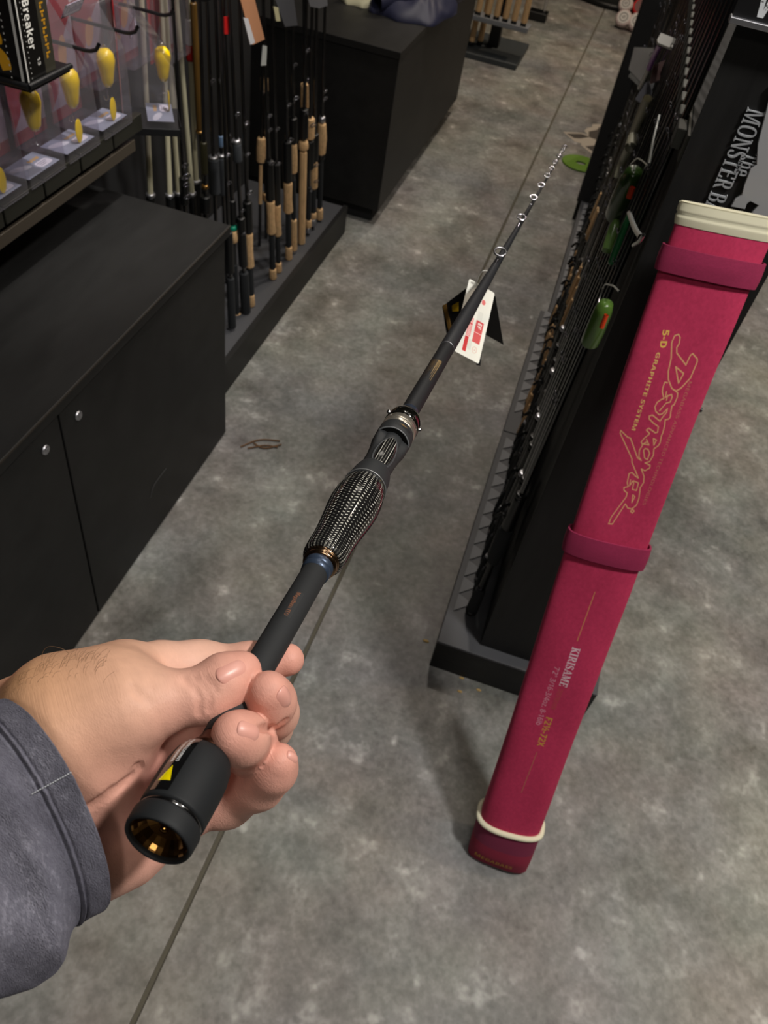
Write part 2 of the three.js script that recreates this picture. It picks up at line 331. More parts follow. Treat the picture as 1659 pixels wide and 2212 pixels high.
// ------------------------------------------------------------------ rod stand along the aisle beyond the cabinet
{
  const t = thing('rod_stand', 'black floor stand with a lipped base holding upright rods beyond the cabinet', 'display stand', [-0.9, 0, -2.1]);
  world(t, 'base', merge([box(-1.15, -0.775, 0, 0.09, -1.515, -2.7), box(-0.775, -0.76, 0, 0.105, -1.515, -2.7)]), M.black);
  world(t, 'base_top', box(-1.15, -0.776, 0.09, 0.098, -1.515, -2.7), M.rackTop, 'dark grey textured top');
  world(t, 'back_panel', box(-1.18, -1.15, 0, 2.1, -1.562, -2.7), M.matteBlack);
  world(t, 'upper_rail', box(-1.15, -0.99, 1.32, 1.36, -1.515, -2.7), M.blackMetal);
}
const MAT = { cork: M.cork, black: M.foamGrip, seat: M.plastic, grey: M.greyFoam, cream: M.cream, silver: M.silver, gold: M.gold, red: std(0xc61c1c, 0.5), white: M.white, brown: phys(0x5f451c, 0.4), teal: std(0x0f8f72, 0.4), olive: std(0x2c2a16, 0.5), blue: std(0x5a7290, 0.5) };
const NAMES = { cork: 'cork_grip', black: 'foam_grip', seat: 'reel_seat', grey: 'foam_grip', cream: 'rod_tube', silver: 'butt_cap', gold: 'winding', red: 'tip_band', white: 'tip_section', brown: 'blank', teal: 'end_plug', olive: 'blank', blue: 'winding' };
function pixelRod(label, X, foot, top, secs, gds = [], rb = 0.0042, yaw = 0.9) {
  const a = onX(...foot, X), b = onX(...top, X), d = b.clone().sub(a);
  // run the line down to the stand and up past the frame
  const base = a.clone().addScaledVector(d, (0.099 - a.y) / d.y), dir = d.normalize();
  const t = rodGroup('fishing_rod', label, base, dir);
  const S = (x, y) => onX(x, y, X).sub(base).dot(dir);
  const L = (1.72 - base.y) / dir.y;
  const blank = lathe([[0, 0.002], [rb * 1.25, 0.002], [rb * 1.2, L * 0.3], [rb * 0.7, L * 0.7], [0.001, L], [0, L]], 12);
  part(t, 'blank', blank, M.blank);
  for (const [kind, p0, p1, r, bulge] of secs) { const s0 = Math.max(0, Math.min(S(...p0), S(...p1))), s1 = Math.max(S(...p0), S(...p1)); section(t, NAMES[kind], s0, s1, r, r * 0.94, MAT[kind], undefined, bulge ?? 0); }
  guides(t, gds.map(([x, y, sz]) => [S(x, y), sz ?? 0.006, rb]), yaw);
  return t;
}
const f = -0.815;
pixelRod('black handled rod with a silver butt cap, tight against the cabinet corner', f, [502, 722], [486, 300], [['silver', [502, 722], [502, 706], 0.009], ['black', [502, 706], [497, 600], 0.012], ['seat', [496, 590], [494, 500], 0.012]], [[488, 390], [486, 330]]);
pixelRod('rod with a teal plug and a cork knob beside the cabinet corner', f - 0.02, [513, 700], [493, 250], [['cork', [513, 700], [512, 680], 0.011], ['black', [512, 680], [508, 570], 0.008], ['cork', [507, 520], [506, 494], 0.012, 0.002], ['teal', [506, 494], [505, 484], 0.011], ['seat', [505, 480], [502, 430], 0.011]], [[497, 300]]);
pixelRod('rod with a thick black grip, grey foregrip and silver cap beside the cabinet corner', f, [532, 690], [508, 250], [['silver', [532, 690], [531, 675], 0.01], ['black', [531, 675], [526, 588], 0.015], ['seat', [525, 575], [519, 470], 0.013], ['grey', [516, 345], [510, 310], 0.012], ['silver', [510, 310], [509, 302], 0.011]], [[521, 500], [519, 448], [507, 240]]);
pixelRod('rod with one flared cork grip low down and a bright guide above', f, [543, 668], [521, 100], [['cork', [543, 668], [540, 638], 0.012], ['black', [540, 638], [538, 580], 0.011], ['cork', [538, 578], [533, 508], 0.0135, -0.002], ['seat', [533, 506], [530, 440], 0.014]], [[533, 408, 0.009], [531, 325], [527, 260]]);
pixelRod('first of two paired cork rods standing side by side over the open base', f, [590, 606], [572, 100], [['cork', [590, 606], [589, 580], 0.012], ['black', [589, 580], [587, 503], 0.009], ['cork', [587, 502], [581, 438], 0.014, -0.002], ['seat', [581, 436], [576, 352], 0.013]], [[588, 335, 0.008], [585, 265], [584, 235]]);
pixelRod('second of two paired cork rods, nearer to the long cork handle', f, [602, 594], [590, 100], [['cork', [602, 594], [601, 567], 0.011], ['black', [601, 567], [604, 503], 0.008], ['cork', [604, 502], [600, 440], 0.012, -0.001], ['seat', [600, 438], [598, 350], 0.012]], [[601, 340, 0.007], [602, 262]]);
pixelRod('rod with a pale mid height cork grip between the pair and the longest handle', f, [624, 562], [617, 90], [['cork', [624, 562], [622, 535], 0.012], ['black', [622, 535], [626, 452], 0.009], ['cork', [626, 452], [624, 390], 0.015, -0.002], ['seat', [624, 388], [620, 305], 0.014]], [[627, 285, 0.009], [623, 215]]);
pixelRod('rod with a silver capped cork butt beside the longest cork handle', f, [635, 550], [632, 90], [['silver', [635, 550], [635, 540], 0.009], ['cork', [635, 540], [637, 470], 0.011], ['black', [637, 468], [638, 380], 0.008], ['cork', [638, 366], [642, 298], 0.012, 0.001], ['seat', [642, 296], [643, 240], 0.013]], [[644, 190, 0.008], [645, 118]]);
pixelRod('rod with the longest straight cork handle in the stand', f, [651, 533], [660, 90], [['cork', [651, 533], [653, 330], 0.0125], ['cork', [653, 326], [655, 304], 0.015, 0.001], ['seat', [655, 300], [656, 236], 0.014]], [[655, 243, 0.006], [650, 115]]);
pixelRod('rod with a high cork grip and black seat behind the long cork handle', f - 0.03, [660, 512], [657, 90], [['cork', [660, 512], [660, 490], 0.011], ['black', [659, 480], [658, 300], 0.009], ['cork', [658, 233], [657, 182], 0.013], ['seat', [658, 300], [658, 236], 0.016]], [[645, 185, 0.008]]);
pixelRod('silver butted rod with a cork foregrip near the island', f, [666, 502], [673, 90], [['silver', [666, 502], [666, 491], 0.01], ['cork', [666, 491], [665, 476], 0.0115], ['black', [665, 476], [669, 400], 0.009], ['cork', [670, 298], [669, 256], 0.015], ['seat', [671, 360], [671, 300], 0.015]], [[685, 242, 0.009], [672, 400]]);
pixelRod('rod with a white capped cork butt near the island', f, [676, 486], [683, 90], [['silver', [676, 486], [675, 474], 0.012], ['cork', [675, 474], [674, 462], 0.012], ['black', [674, 462], [680, 402], 0.01], ['cork', [681, 400], [684, 342], 0.0135], ['seat', [684, 338], [685, 280], 0.015]], [[672, 360, 0.008], [695, 358, 0.008]]);
pixelRod('last rod of the stand, with tapered cork grip beside the island', f, [690, 473], [701, 60], [['cork', [690, 473], [688, 454], 0.0125], ['black', [688, 452], [694, 340], 0.009], ['cork', [699, 324], [701, 258], 0.0145, 0.003], ['silver', [701, 256], [701, 244], 0.011], ['seat', [697, 338], [698, 326], 0.013]], [[698, 206, 0.007], [699, 190]]);
const bk = -0.93;
pixelRod('rod with a high cork grip tapering to a thin cork tail, back row', bk, [562, 440], [568, 100], [['cork', [563, 440], [567, 350], 0.006], ['cork', [567, 346], [570, 292], 0.014, 0.001]], [[569, 190]]);
pixelRod('back row rod with a small pale cork grip near the hanging tags', bk, [574, 430], [569, 40], [['cork', [574, 432], [574, 416], 0.012], ['cork', [571, 198], [569, 168], 0.012], ['grey', [570, 140], [570, 100], 0.009]], [[573, 205]]);
pixelRod('back row rod with slim grey foam grip ending in a silver cap', bk, [466, 470], [455, 200], [['grey', [462, 420], [457, 346], 0.016], ['silver', [457, 346], [457, 340], 0.013]], [[450, 172]]);
pixelRod('taller of the two grey foam gripped rods in the back row', bk, [484, 470], [473, 200], [['grey', [481, 420], [477, 340], 0.015], ['silver', [477, 340], [476, 334], 0.013], ['blue', [477, 318], [477, 292], 0.007]], [[466, 170]]);
pixelRod('dark rod with a scratched black seat behind the cabinet corner', bk, [445, 470], [437, 200], [['seat', [443, 460], [441, 425], 0.016], ['silver', [443, 438], [442, 426], 0.012], ['gold', [442, 408], [441, 400], 0.01], ['olive', [438, 380], [436, 310], 0.009]], []);
pixelRod('golden brown rod tube with a gold collar behind the lure packs', bk - 0.03, [440, 420], [418, 20], [['brown', [434, 280], [418, 4], 0.009], ['gold', [434, 286], [434, 278], 0.012]], []);
// pale tubes
const tubeRod = (label, foot, top, secs) => {
  const X = -0.98, a = onX(...foot, X), b = onX(...top, X), d = b.clone().sub(a), base = a.clone().addScaledVector(d, (0.099 - a.y) / d.y), dir = d.normalize();
  const t = rodGroup('pale_rod', label, base, dir, undefined), S = (x, y) => onX(x, y, X).sub(base).dot(dir);
  const s1 = S(...top);
  section(t, 'blank', 0, Math.max(s1, 1.0), 0.0085, 0.005, M.cream);
  section(t, 'butt_grip', 0, Math.max(0.12, S(...secs[0])), 0.013, 0.011, M.plastic);
  section(t, 'metal_ring', S(...secs[0]), S(...secs[0]) + 0.01, 0.0125, 0.0125, M.silver);
  return t;
};
tubeRod('pale cream rod directly under the turned lure pack', [325, 425], [319, 290], [[325, 425]]);
tubeRod('pale cream rod second in line from the turned lure pack', [367, 430], [361, 286], [[367, 425]]);
tubeRod('pale cream rod third in line from the turned lure pack', [386, 430], [373, 243], [[386, 420]]);
tubeRod('pale cream rod with shiny guides beside its foot', [416, 435], [394, 162], [[416, 420]]);
{
  const t = tubeRod('pale rod with a red and white tip next to the golden brown rod', [424, 400], [409, 76], [[424, 395]]);
  const X = -0.98, S = (x, y) => onX(x, y, X).sub(t.position).dot(up.clone().applyQuaternion(t.quaternion));
  section(t, 'tip_band', S(411, 131), S(410, 97), 0.0105, 0.0105, MAT.red, 'bright red band');
  section(t, 'tip_section', S(410, 97), S(408, 40), 0.01, 0.008, M.white, 'white end');
}
{
  const t = pixelRod('dark rod with a cluster of bright guides between the pale rods', -0.95, [399, 440], [388, 260], [['seat', [400, 440], [398, 380], 0.012]], [[395, 349, 0.008], [398, 370, 0.01], [396, 392, 0.008], [405, 412, 0.008]]);
}
// hang tags on those rods
const tagTexA = canvasTex(128, 256, (g, w, h) => { const l = g.createLinearGradient(0, 0, w, 0); g.fillStyle = '#b9b7b2'; g.fillRect(0, 0, w, h); g.fillStyle = '#c77a44'; g.fillRect(60, 0, 30, h); g.fillStyle = '#d8cdb8'; g.fillRect(44, 0, 16, h); g.fillStyle = '#5b6f93'; g.fillRect(0, 0, 26, 80); });
function tagPlate(label, px, X, mat, name = 'hang_tag', hole) {
  const pts = px.map(([x, y]) => onX(x, y, X)), t = thing(name, label, 'tag', pts[0]);
  world(t, 'card', slab(pts, 0.002), mat);
  return t;
}
tagPlate('glossy orange and white card tag hanging among the standing rods', [[518, -6], [549, -6], [572, 85], [546, 97]], -0.78, std(0xb98462, 0.35), 'hang_tag');
tagPlate('white back of a folded card tag among the standing rods', [[526, 38], [536, 40], [551, 92], [541, 97]], -0.775, std(0xc9cacf, 0.45), 'hang_tag');
tagPlate('dark grey card tag with small pale sticker hanging over the cork rods', [[592, -8], [634, -8], [643, 55], [616, 58]], -0.78, std(0x4a4c52, 0.5));
tagPlate('small pale sticker tag beside the dark grey card tag', [[591, 14], [601, 16], [606, 46], [597, 46]], -0.777, std(0xb9b490, 0.6));
tagPlate('grey card tag nearest the island corner', [[664, -8], [706, -8], [708, 12], [690, 18], [670, 14]], -0.78, std(0x67696f, 0.5));
tagPlate('small white label wrapped on a rod under the orange tag', [[569, 98], [577, 100], [575, 141], [565, 142]], -0.79, std(0xa5a9a6, 0.6));
tagPlate('small red label on a thin black rod', [[485, 36], [493, 36], [494, 74], [486, 74]], -0.82, MAT.red);

// ------------------------------------------------------------------ black island with garments
{
  const t = thing('display_island', 'black laminate display block with garments on top beyond the rod stand', 'display island', [-0.9, 0, -3.4]);
  world(t, 'body', box(-1.3, -0.672, 0.06, 0.59, -2.81, -4.12, 0.002), M.black);
  world(t, 'top_board', box(-1.305, -0.669, 0.59, 0.613, -2.806, -4.124, 0.002), M.black);
  world(t, 'plinth', box(-1.28, -0.7, 0, 0.06, -2.84, -4.1), M.matteBlack);
}
function cloth(name, label, cx, cz, w, d, h, y, mat, s, parent) {
  const g = new THREE.SphereGeometry(1, 64, 40), p = g.attributes.position;
  for (let i = 0; i < p.count; i++) {
    let x = p.getX(i), yy = p.getY(i), z = p.getZ(i);
    const k = Math.pow(Math.abs(x), 0.6) * Math.sign(x), q = Math.pow(Math.abs(z), 0.7) * Math.sign(z);
    const fold = 1 + 0.16 * Math.sin(k * 9 + s + q * 4) + 0.12 * Math.sin(q * 13 + k * 5 + s * 2) + 0.07 * Math.sin(k * 23 - q * 17 + s);
    p.setXYZ(i, cx + k * w / 2 * (1 + 0.06 * Math.sin(q * 7 + s)), yy > 0 ? y + h * yy * fold : y, cz + q * d / 2 * (1 + 0.05 * Math.sin(k * 8 + s)));
  }
  g.computeVertexNormals();
  const t = thing(name, label, 'garment', [cx, y, cz]);
  const m = world(t, parent, g, mat);
  return [t, m];
}
{
  const navy = phys(0x23263f, 0.55, { sheen: 0.6, sheenColor: new THREE.Color(0x5a6090), sheenRoughness: 0.5 });
  const [t] = cloth('folded_jacket', 'shiny navy jacket lying crumpled on the black island', -0.77, -3.36, 0.3, 0.5, 0.07, 0.6135, navy, 1.3, 'jacket_body');
  world(t, 'sleeve', tube([V(-0.86, 0.65, -3.13), V(-0.8, 0.665, -3.2), V(-0.7, 0.66, -3.3), V(-0.64, 0.655, -3.5)], 0.035, 30, 14), navy);
  const [u] = cloth('folded_shirt', 'cream folded shirt on the black island behind the navy jacket', -0.95, -3.3, 0.16, 0.3, 0.05, 0.6135, std(0xc9c6a8, 0.8), 4.1, 'shirt_body');
  world(u, 'collar', tube([V(-0.9, 0.655, -3.17), V(-0.95, 0.668, -3.2), V(-1.0, 0.66, -3.18)], 0.012, 16, 8), std(0xc9c6a8, 0.8));
}

// ------------------------------------------------------------------ far rod display stand
{
  const t = thing('display_stand', 'black two tier stand with cork handled rods beyond the island', 'display stand', [-0.67, 0, -5.1]);
  world(t, 'base_plate', box(-0.96, -0.508, 0, 0.03, -4.93, -5.36, 0.004), std(0x3c4144, 0.5));
  world(t, 'post', box(-0.72, -0.66, 0.03, 1.6, -5.12, -5.18, 0.004), M.blackMetal);
  world(t, 'upper_tray', box(-0.86, -0.497, 0.185, 0.2, -4.95, -5.09, 0.003), std(0x7b7e83, 0.4));
  world(t, 'tray_lip', box(-0.86, -0.497, 0.2, 0.212, -4.95, -4.957, 0.002), std(0x8b8e93, 0.4));
  world(t, 'tray_arm', box(-0.71, -0.67, 0.17, 0.185, -5.08, -5.13), M.blackMetal);
  const mk = (x, y, z, lab, r) => {
    const q = rodGroup('cork_rod', lab, V(x, y, z), V(0.0, 1, -0.01), 'cork handled rods on the far stand');
    section(q, 'butt_cap', 0, 0.02, r * 0.95, r, M.blackMetal); section(q, 'cork_grip', 0.02, 0.3, r, r * 0.85, M.cork); section(q, 'reel_seat', 0.3, 0.4, 0.012, 0.012, M.plastic); section(q, 'blank', 0.4, 1.3, 0.006, 0.002, M.blank);
  };
  const words = ['first', 'second', 'third', 'fourth', 'fifth', 'sixth'];
  [1031, 1052, 1071, 1090, 1109, 1130].forEach((px, i) => { const p = onZ(px, 35 + i * 4, -4.99); mk(p.x, 0.2005, -4.99 - 0.0, `${words[i]} cork rod on the upper tray of the far stand, counted from the island`, 0.017); });
  [1019, 1037, 1061].forEach((px, i) => { const p = onY(px, 90 - i, 0.05); mk(p.x, 0.0305, p.z, `${words[i]} cork rod on the base plate of the far stand, counted from the island`, 0.017); });
  const u = thing('chrome_stand', 'chrome pole on a black foot beside the far cork rod stand', 'stand', onY(1160, 42, 0));
  part(u, 'foot', box(-0.06, 0.06, 0, 0.05, -0.05, 0.05, 0.005), M.plastic);
  part(u, 'pole', cyl(V(0.03, 0.05, 0), V(0.03, 1.5, 0), 0.009), M.chrome);
}
// red and white round packs on the floor far away, and the dark drum beside them
{
  const ringTex = canvasTex(128, 128, (g) => { g.fillStyle = '#b9b6b4'; g.fillRect(0, 0, 128, 128); g.strokeStyle = '#3a3a3c'; g.lineWidth = 9; g.beginPath(); g.arc(64, 64, 40, 0, 7); g.stroke(); g.fillStyle = '#3a3a3c'; g.font = 'bold 52px sans-serif'; g.fillText('D', 46, 82); });
  const rm = std(0xffffff, 0.5, { map: ringTex }), red = std(0xc41f1f, 0.45);
  const spots = [[1352, 10, 0.052, 0, 'white round pack farthest from the rack behind the red one'], [1385, 16, 0.062, 1, 'bright red round pack among the white packs on the far floor'], [1347, 40, 0.055, 0, 'pinkish white round pack at the edge of the far pack pile'], [1376, 48, 0.06, 0, 'white round pack with a dark ring and letter, front of the far pile'], [1404, 38, 0.05, 2, 'red and white round pack touching the tackle rack']];
  for (const [x, y, r, k, lab] of spots) {
    const p = onY(x, y, 0.06), t = thing('round_pack', lab, 'pack', V(p.x, 0.0, p.z));
    t.rotation.set(0.9, 0.3, 0.1); t.position.y = 0.06;
    part(t, 'shell', lathe([[0, -0.03], [r * 0.8, -0.025], [r * 0.97, -0.015], [r * 0.97, 0.008], [r * 0.8, 0.02], [0, 0.02]], 24), k === 1 ? red : std(k ? 0xb05050 : 0xb9a9a8, 0.5));
    part(t, 'printed_disc', new THREE.CylinderGeometry(r * 0.72, r * 0.72, 0.004, 24).translate(0, 0.021, 0), k === 1 ? std(0x5a1010, 0.5) : rm);
  }
  const p = onY(1290, 10, 0), t = thing('floor_drum', 'dark round floor display base beside the red and white packs', 'display stand', V(p.x + 0.1, 0, p.z - 0.3));
  part(t, 'drum', lathe([[0, 0.0], [0.33, 0.0], [0.34, 0.02], [0.33, 0.16], [0.3, 0.2], [0, 0.2]], 40), std(0x1c1e1d, 0.5));
  part(t, 'foot_ring', new THREE.TorusGeometry(0.35, 0.02, 8, 40).rotateX(Math.PI / 2).translate(0, 0.02, 0), M.blackMetal);
}
// floor sticker: outlined letters and a green ring
{
  const c = onY(1262, 325, 0.001);
  const t = thing('floor_sticker', 'floor sticker with dark pale outlined letters beside the tackle rack', 'sticker', V(c.x, 0.0008, c.z));
  const S = (x, y) => onY(1200 + x * 0.0844, 220 + y * 0.0844, 0.0008);
  const flat = (list, y0) => { const sh = new THREE.Shape(list.map((q) => { const p = S(...q); return new THREE.Vector2(p.x, -p.z); })); return new THREE.ExtrudeGeometry(sh, { depth: 0.0006, bevelEnabled: false }).rotateX(-Math.PI / 2).translate(0, y0, 0); };
  world(t, 'letter_edge', merge([flat([[190, 760], [300, 770], [650, 790], [830, 850], [740, 740], [800, 670], [940, 640], [940, 570], [1230, 570], [1330, 640], [1150, 1010], [1100, 1110], [760, 1130], [1000, 1320], [970, 1350], [650, 1110], [660, 1060], [500, 1020]], 0.0)]), std(0xa39a8e, 0.6), 'pale letter outline');
  world(t, 'letter', merge([flat([[290, 815], [650, 820], [880, 900], [640, 940], [480, 930]], 0.0008), flat([[850, 760], [1060, 720], [1120, 640], [1240, 720], [1180, 870], [1080, 980], [850, 900]], 0.0008), flat([[780, 1150], [1100, 1110], [1060, 1250], [980, 1260]], 0.0008)]), std(0x3a332e, 0.6), 'dark letter fill');
  const r = thing('green_ring', 'flat lime green ring lying at the foot of the tackle rack', 'ring', onY(1254, 355, 0.001));
  const ring = new THREE.Shape(); ring.absellipse(0, 0, 0.088, 0.085, 0, Math.PI * 2); const hole = new THREE.Path(); hole.absellipse(0.0, 0.0, 0.026, 0.022, 0, Math.PI * 2); ring.holes.push(hole);
  part(r, 'ring_body', new THREE.ExtrudeGeometry(ring, { depth: 0.004, bevelEnabled: true, bevelSize: 0.002, bevelThickness: 0.002, bevelSegments: 1 }).rotateX(-Math.PI / 2).translate(0, 0.002, 0), std(0x5f8420, 0.55));
}
// shreds on the floor
{
  const t = thing('dry_shred', 'brown dry leaf shred on the concrete beside the cabinet', 'debris', onY(565, 960, 0));
  const w = [[[520, 965], [560, 950], [605, 952]], [[535, 968], [575, 962], [600, 966]], [[548, 957], [570, 968], [608, 960]]];
  world(t, 'shred', merge(w.map((l) => tube(l.map(([x, y]) => onY(x, y, 0.004)), 0.0022, 10, 5))), std(0x6e5137, 0.9));
  [[920, 1385, 0.005, 'near the rack corner'], [993, 1494, 0.004, 'straight in front of the rack base'], [1034, 1491, 0.004, 'closest to the red sleeve'], [997, 1465, 0.004, 'against the rack base']].forEach(([x, y, r, w2]) => { const p = onY(x, y, 0), q = thing('floor_crumb', `tiny yellowish paper scrap on the floor ${w2}`, 'debris', p); part(q, 'scrap', new THREE.SphereGeometry(r, 8, 6).scale(1.5, 0.3, 0.8).translate(0, r * 0.3, 0), std(0xa58a55, 0.9)); });
}
// ------------------------------------------------------------------ tackle rack on the other side of the aisle
const RX0 = 0.111, RX1 = 0.267, RZ = -1.025;
{
  const t = thing('rod_rack', 'black double sided rod rack with a centre panel and raised pale lettering', 'rod rack', [0.19, 0, -2.1]);
  const units = [[0.0225, -0.998, -1.735], [0.0235, -1.738, -2.395], [0.049, -2.399, -3.29]];
  const litWedgeM = std(0x77787b, 0.7);
  for (const [x0, z0, z1] of units) {
    const b = world(t, 'base_unit', box(x0, 0.372, 0, 0.09, z0, z1, 0.002), M.black);
    world(t, 'base_top', box(x0, 0.372, 0.09, 0.097, z0, z1, 0.0015), M.rackTop, 'grey base top');
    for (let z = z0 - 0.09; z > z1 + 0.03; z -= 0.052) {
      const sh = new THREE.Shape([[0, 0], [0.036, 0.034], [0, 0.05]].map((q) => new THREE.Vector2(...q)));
      world(t, 'lit_wedge', new THREE.ExtrudeGeometry(sh, { depth: 0.003, bevelEnabled: false }).rotateX(-Math.PI / 2).translate(x0 + 0.014, 0.097, z), litWedgeM);  // pale wedges shaped as the lit patches between the rod shadows
    }
  }
  world(t, 'centre_panel', box(RX0, RX1, 0.098, 1.168, RZ - 0.004, -3.29, 0.002), M.black);
  world(t, 'end_board', box(RX0, RX1, 0.098, 1.42, RZ, RZ - 0.004), M.black);
  world(t, 'holder_rail', box(0.108, 0.111, 1.136, 1.167, RZ - 0.004, -3.28), std(0x35362f, 0.6), 'grey foam holder rail');
  const toothM = std(0x454641, 0.7);
  for (let z = RZ - 0.03; z > -3.25; z -= 0.052) world(t, 'holder_tooth', box(0.0965, 0.108, 1.14, 1.164, z, z - 0.037, 0.002), toothM);
  // raised lettering and silhouette on the end of the panel
  const font = await new FontLoader().loadAsync('fonts/droid/droid_serif_regular.typeface.json');
  const letters = std(0xa4a8ac, 0.45);
  const word = (str, a, b, high) => {
    const p0 = onZ(...a, RZ + 0.0005), p1 = onZ(...b, RZ + 0.0005), g = new TextGeometry(str, { font, size: 1, depth: 0.1, curveSegments: 5, bevelEnabled: false });
    g.computeBoundingBox(); const bb = g.boundingBox, L = p1.clone().sub(p0).length();
    g.translate(-bb.min.x, 0, 0).scale(L / (bb.max.x - bb.min.x), high, 0.03);
    const ex = p1.clone().sub(p0).normalize(), ez = V(0, 0, 1), ey = ez.clone().cross(ex);
    return g.applyMatrix4(new THREE.Matrix4().makeBasis(ex, ey, ez).setPosition(p0));
  };
  world(t, 'lettering', word('MONSTER BASS', [1615, 231], [1503, 486], 0.0205), letters, 'raised serif lettering');
  world(t, 'lettering', word('The', [1605, 326], [1584, 374], 0.0195), letters, 'raised serif lettering');
  const fishPx = [[1668, 180], [1656, 235], [1649, 263], [1638, 306], [1635, 353], [1622, 362], [1609, 395], [1603, 418], [1588, 428], [1580, 442], [1608, 447], [1612, 436], [1621, 430], [1640, 440], [1625, 455], [1660, 470], [1720, 400], [1730, 200]];
  const fish = new THREE.Shape(fishPx.map(([x, y]) => { const p = onZ(x, y, RZ); return new THREE.Vector2(p.x, p.y); }));
  world(t, 'fish_cutout', new THREE.ExtrudeGeometry(fish, { depth: 0.004, bevelEnabled: true, bevelSize: 0.0006, bevelThickness: 0.0006, bevelSegments: 1 }).translate(0, 0, RZ + 0.0008), std(0xb4b6b9, 0.4, { metalness: 0.2 }), 'grey raised fish silhouette');
}
{
  const t = thing('tall_plinth', 'tall black display tower closing the far end of the rod rack', 'display tower', [0.2, 0, -3.7]);
  world(t, 'body', box(0.034, 0.372, 0.08, 2.05, -3.31, -4.1, 0.003), M.matteBlack);
  world(t, 'plinth', box(0.036, 0.36, 0, 0.08, -3.32, -4.08), M.black);
  world(t, 'corner_strip', box(0.03, 0.034, 0.08, 2.05, -3.32, -3.5), M.blackMetal);
  const u = thing('end_sign', 'clear edged sign with white distressed lettering at the top of the rack end', 'sign', onZ(1600, 40, RZ));
  const st = canvasTex(512, 256, (g) => { g.fillStyle = '#141416'; g.fillRect(0, 0, 512, 256); g.fillStyle = '#e4e8ec'; g.font = 'bold 110px sans-serif'; g.fillText('WAVE', 52, 246); g.fillStyle = '#141416'; for (let i = 0; i < 260; i++) g.fillRect(rr(0, 512), rr(30, 230), rr(2, 9), rr(1, 4)); });
  const a = onZ(1594, 54, RZ + 0.004), ex = V(1, 0, 0);
  part(u, 'plate', new THREE.BoxGeometry(0.17, 0.12, 0.004).translate(0.075, 0.062, 0.008), [M.blackMetal, M.blackMetal, M.blackMetal, M.blackMetal, std(0xffffff, 0.4, { map: st }), M.blackMetal]);
  part(u, 'bottom_edge', box(-0.012, 0.165, -0.003, 0.003, 0.002, 0.016, 0.001), M.silver);
}
// rods leaning along the rack
{
  const ord = 'nearest second third fourth fifth sixth seventh eighth ninth tenth eleventh twelfth thirteenth fourteenth fifteenth sixteenth seventeenth eighteenth nineteenth twentieth twenty-first twenty-second twenty-third twenty-fourth'.split(' ');
  const G = { black: 'black handled rods leaning on the tackle rack', cork: 'cork handled rods leaning on the tackle rack', slim: 'thin black rods leaning on the tackle rack' };
  const protos = {};
  function proto(kind) {
    const t = new THREE.Group(); t.name = kind;
    const cork = kind === 'cork', g = cork ? M.cork : M.foamGrip;
    section(t, 'butt_cap', 0, 0.012, 0.012, 0.0135, kind === 'slim' ? M.silver : M.plastic);
    section(t, cork ? 'cork_grip' : 'foam_grip', 0.012, 0.085, 0.0135, 0.0115, g);
    section(t, 'winding_ring', 0.086, 0.094, 0.009, 0.0085, kind === 'slim' ? M.silver : M.gunmetal);
    part(t, 'handle_shaft', lathe([[0, 0.09], [0.0065, 0.09], [0.0065, 0.2], [0, 0.2]], 12), M.plastic);
    section(t, cork ? 'cork_grip' : 'foam_grip', 0.175, 0.275, 0.0125, 0.015, g, undefined, 0.001);
    section(t, 'reel_seat', 0.276, 0.36, 0.0125, 0.011, M.plastic);
    if (kind !== 'slim') part(t, 'trigger', tube([V(0, 0.29, 0.009), V(0, 0.3, 0.019), V(0, 0.29, 0.027), V(0, 0.283, 0.03)], 0.0035, 12, 6), M.plastic);
    section(t, 'locking_nut', 0.361, 0.372, 0.0118, 0.0115, kind === 'slim' ? M.silver : M.plastic);
    if (cork) section(t, 'cork_foregrip', 0.378, 0.46, 0.0125, 0.009, M.cork);
    part(t, 'blank', lathe([[0, 0.376], [0.0062, 0.376], [0.005, 0.8], [0.0035, 1.4], [0.0015, 2.0], [0, 2.0]], 12), M.blank);
    guides(t, [[0.58 + (kind === 'cork' ? 0.09 : kind === 'slim' ? 0.14 : 0), 0.0055, 0.005], [0.83, 0.0042, 0.0045], [1.02, 0.0038, 0.004], [1.25, 0.0035, 0.003]], 0, M.ring);
    return t;
  }
  const count = { black: 0, cork: 0, slim: 0 };
  const say = {
    black: (i) => `${ord[i]} black trigger rod along the rack, counted from the red sleeve`,
    cork: (i) => `${ord[i]} cork handled rod along the rack, counted from the red sleeve`,
    slim: (i) => `${ord[i]} silver butted black rod along the rack, counted from the red sleeve`,
  };
  for (let i = 0; i < 41; i++) {
    const z = RZ - 0.03 - 0.0445 - i * 0.052;
    const kind = (i >= 12 && i <= 16 || i === 20 || i === 21 || i === 23) ? 'cork' : i % 3 === 2 ? 'slim' : 'black';
    const x0 = (z > -2.395 ? 0.074 : 0.09) + rr(-0.004, 0.004), foot = V(x0, 0.0975, z + rr(-0.01, 0.01)), top = V(0.103, 1.15, z);
    const t = (protos[kind] ??= proto(kind)).clone();
    t.name = numbered('rack_rod'); scene.add(t);
    const dir = top.sub(foot).normalize();
    t.position.copy(foot); t.scale.y = rr(0.93, 1.08); t.quaternion.setFromUnitVectors(up, dir).multiply(new THREE.Quaternion().setFromAxisAngle(up, rr(-2.3, -0.9)));
    tag(t, say[kind](count[kind]), 'fishing rod', G[kind]); count[kind]++;
  }
}
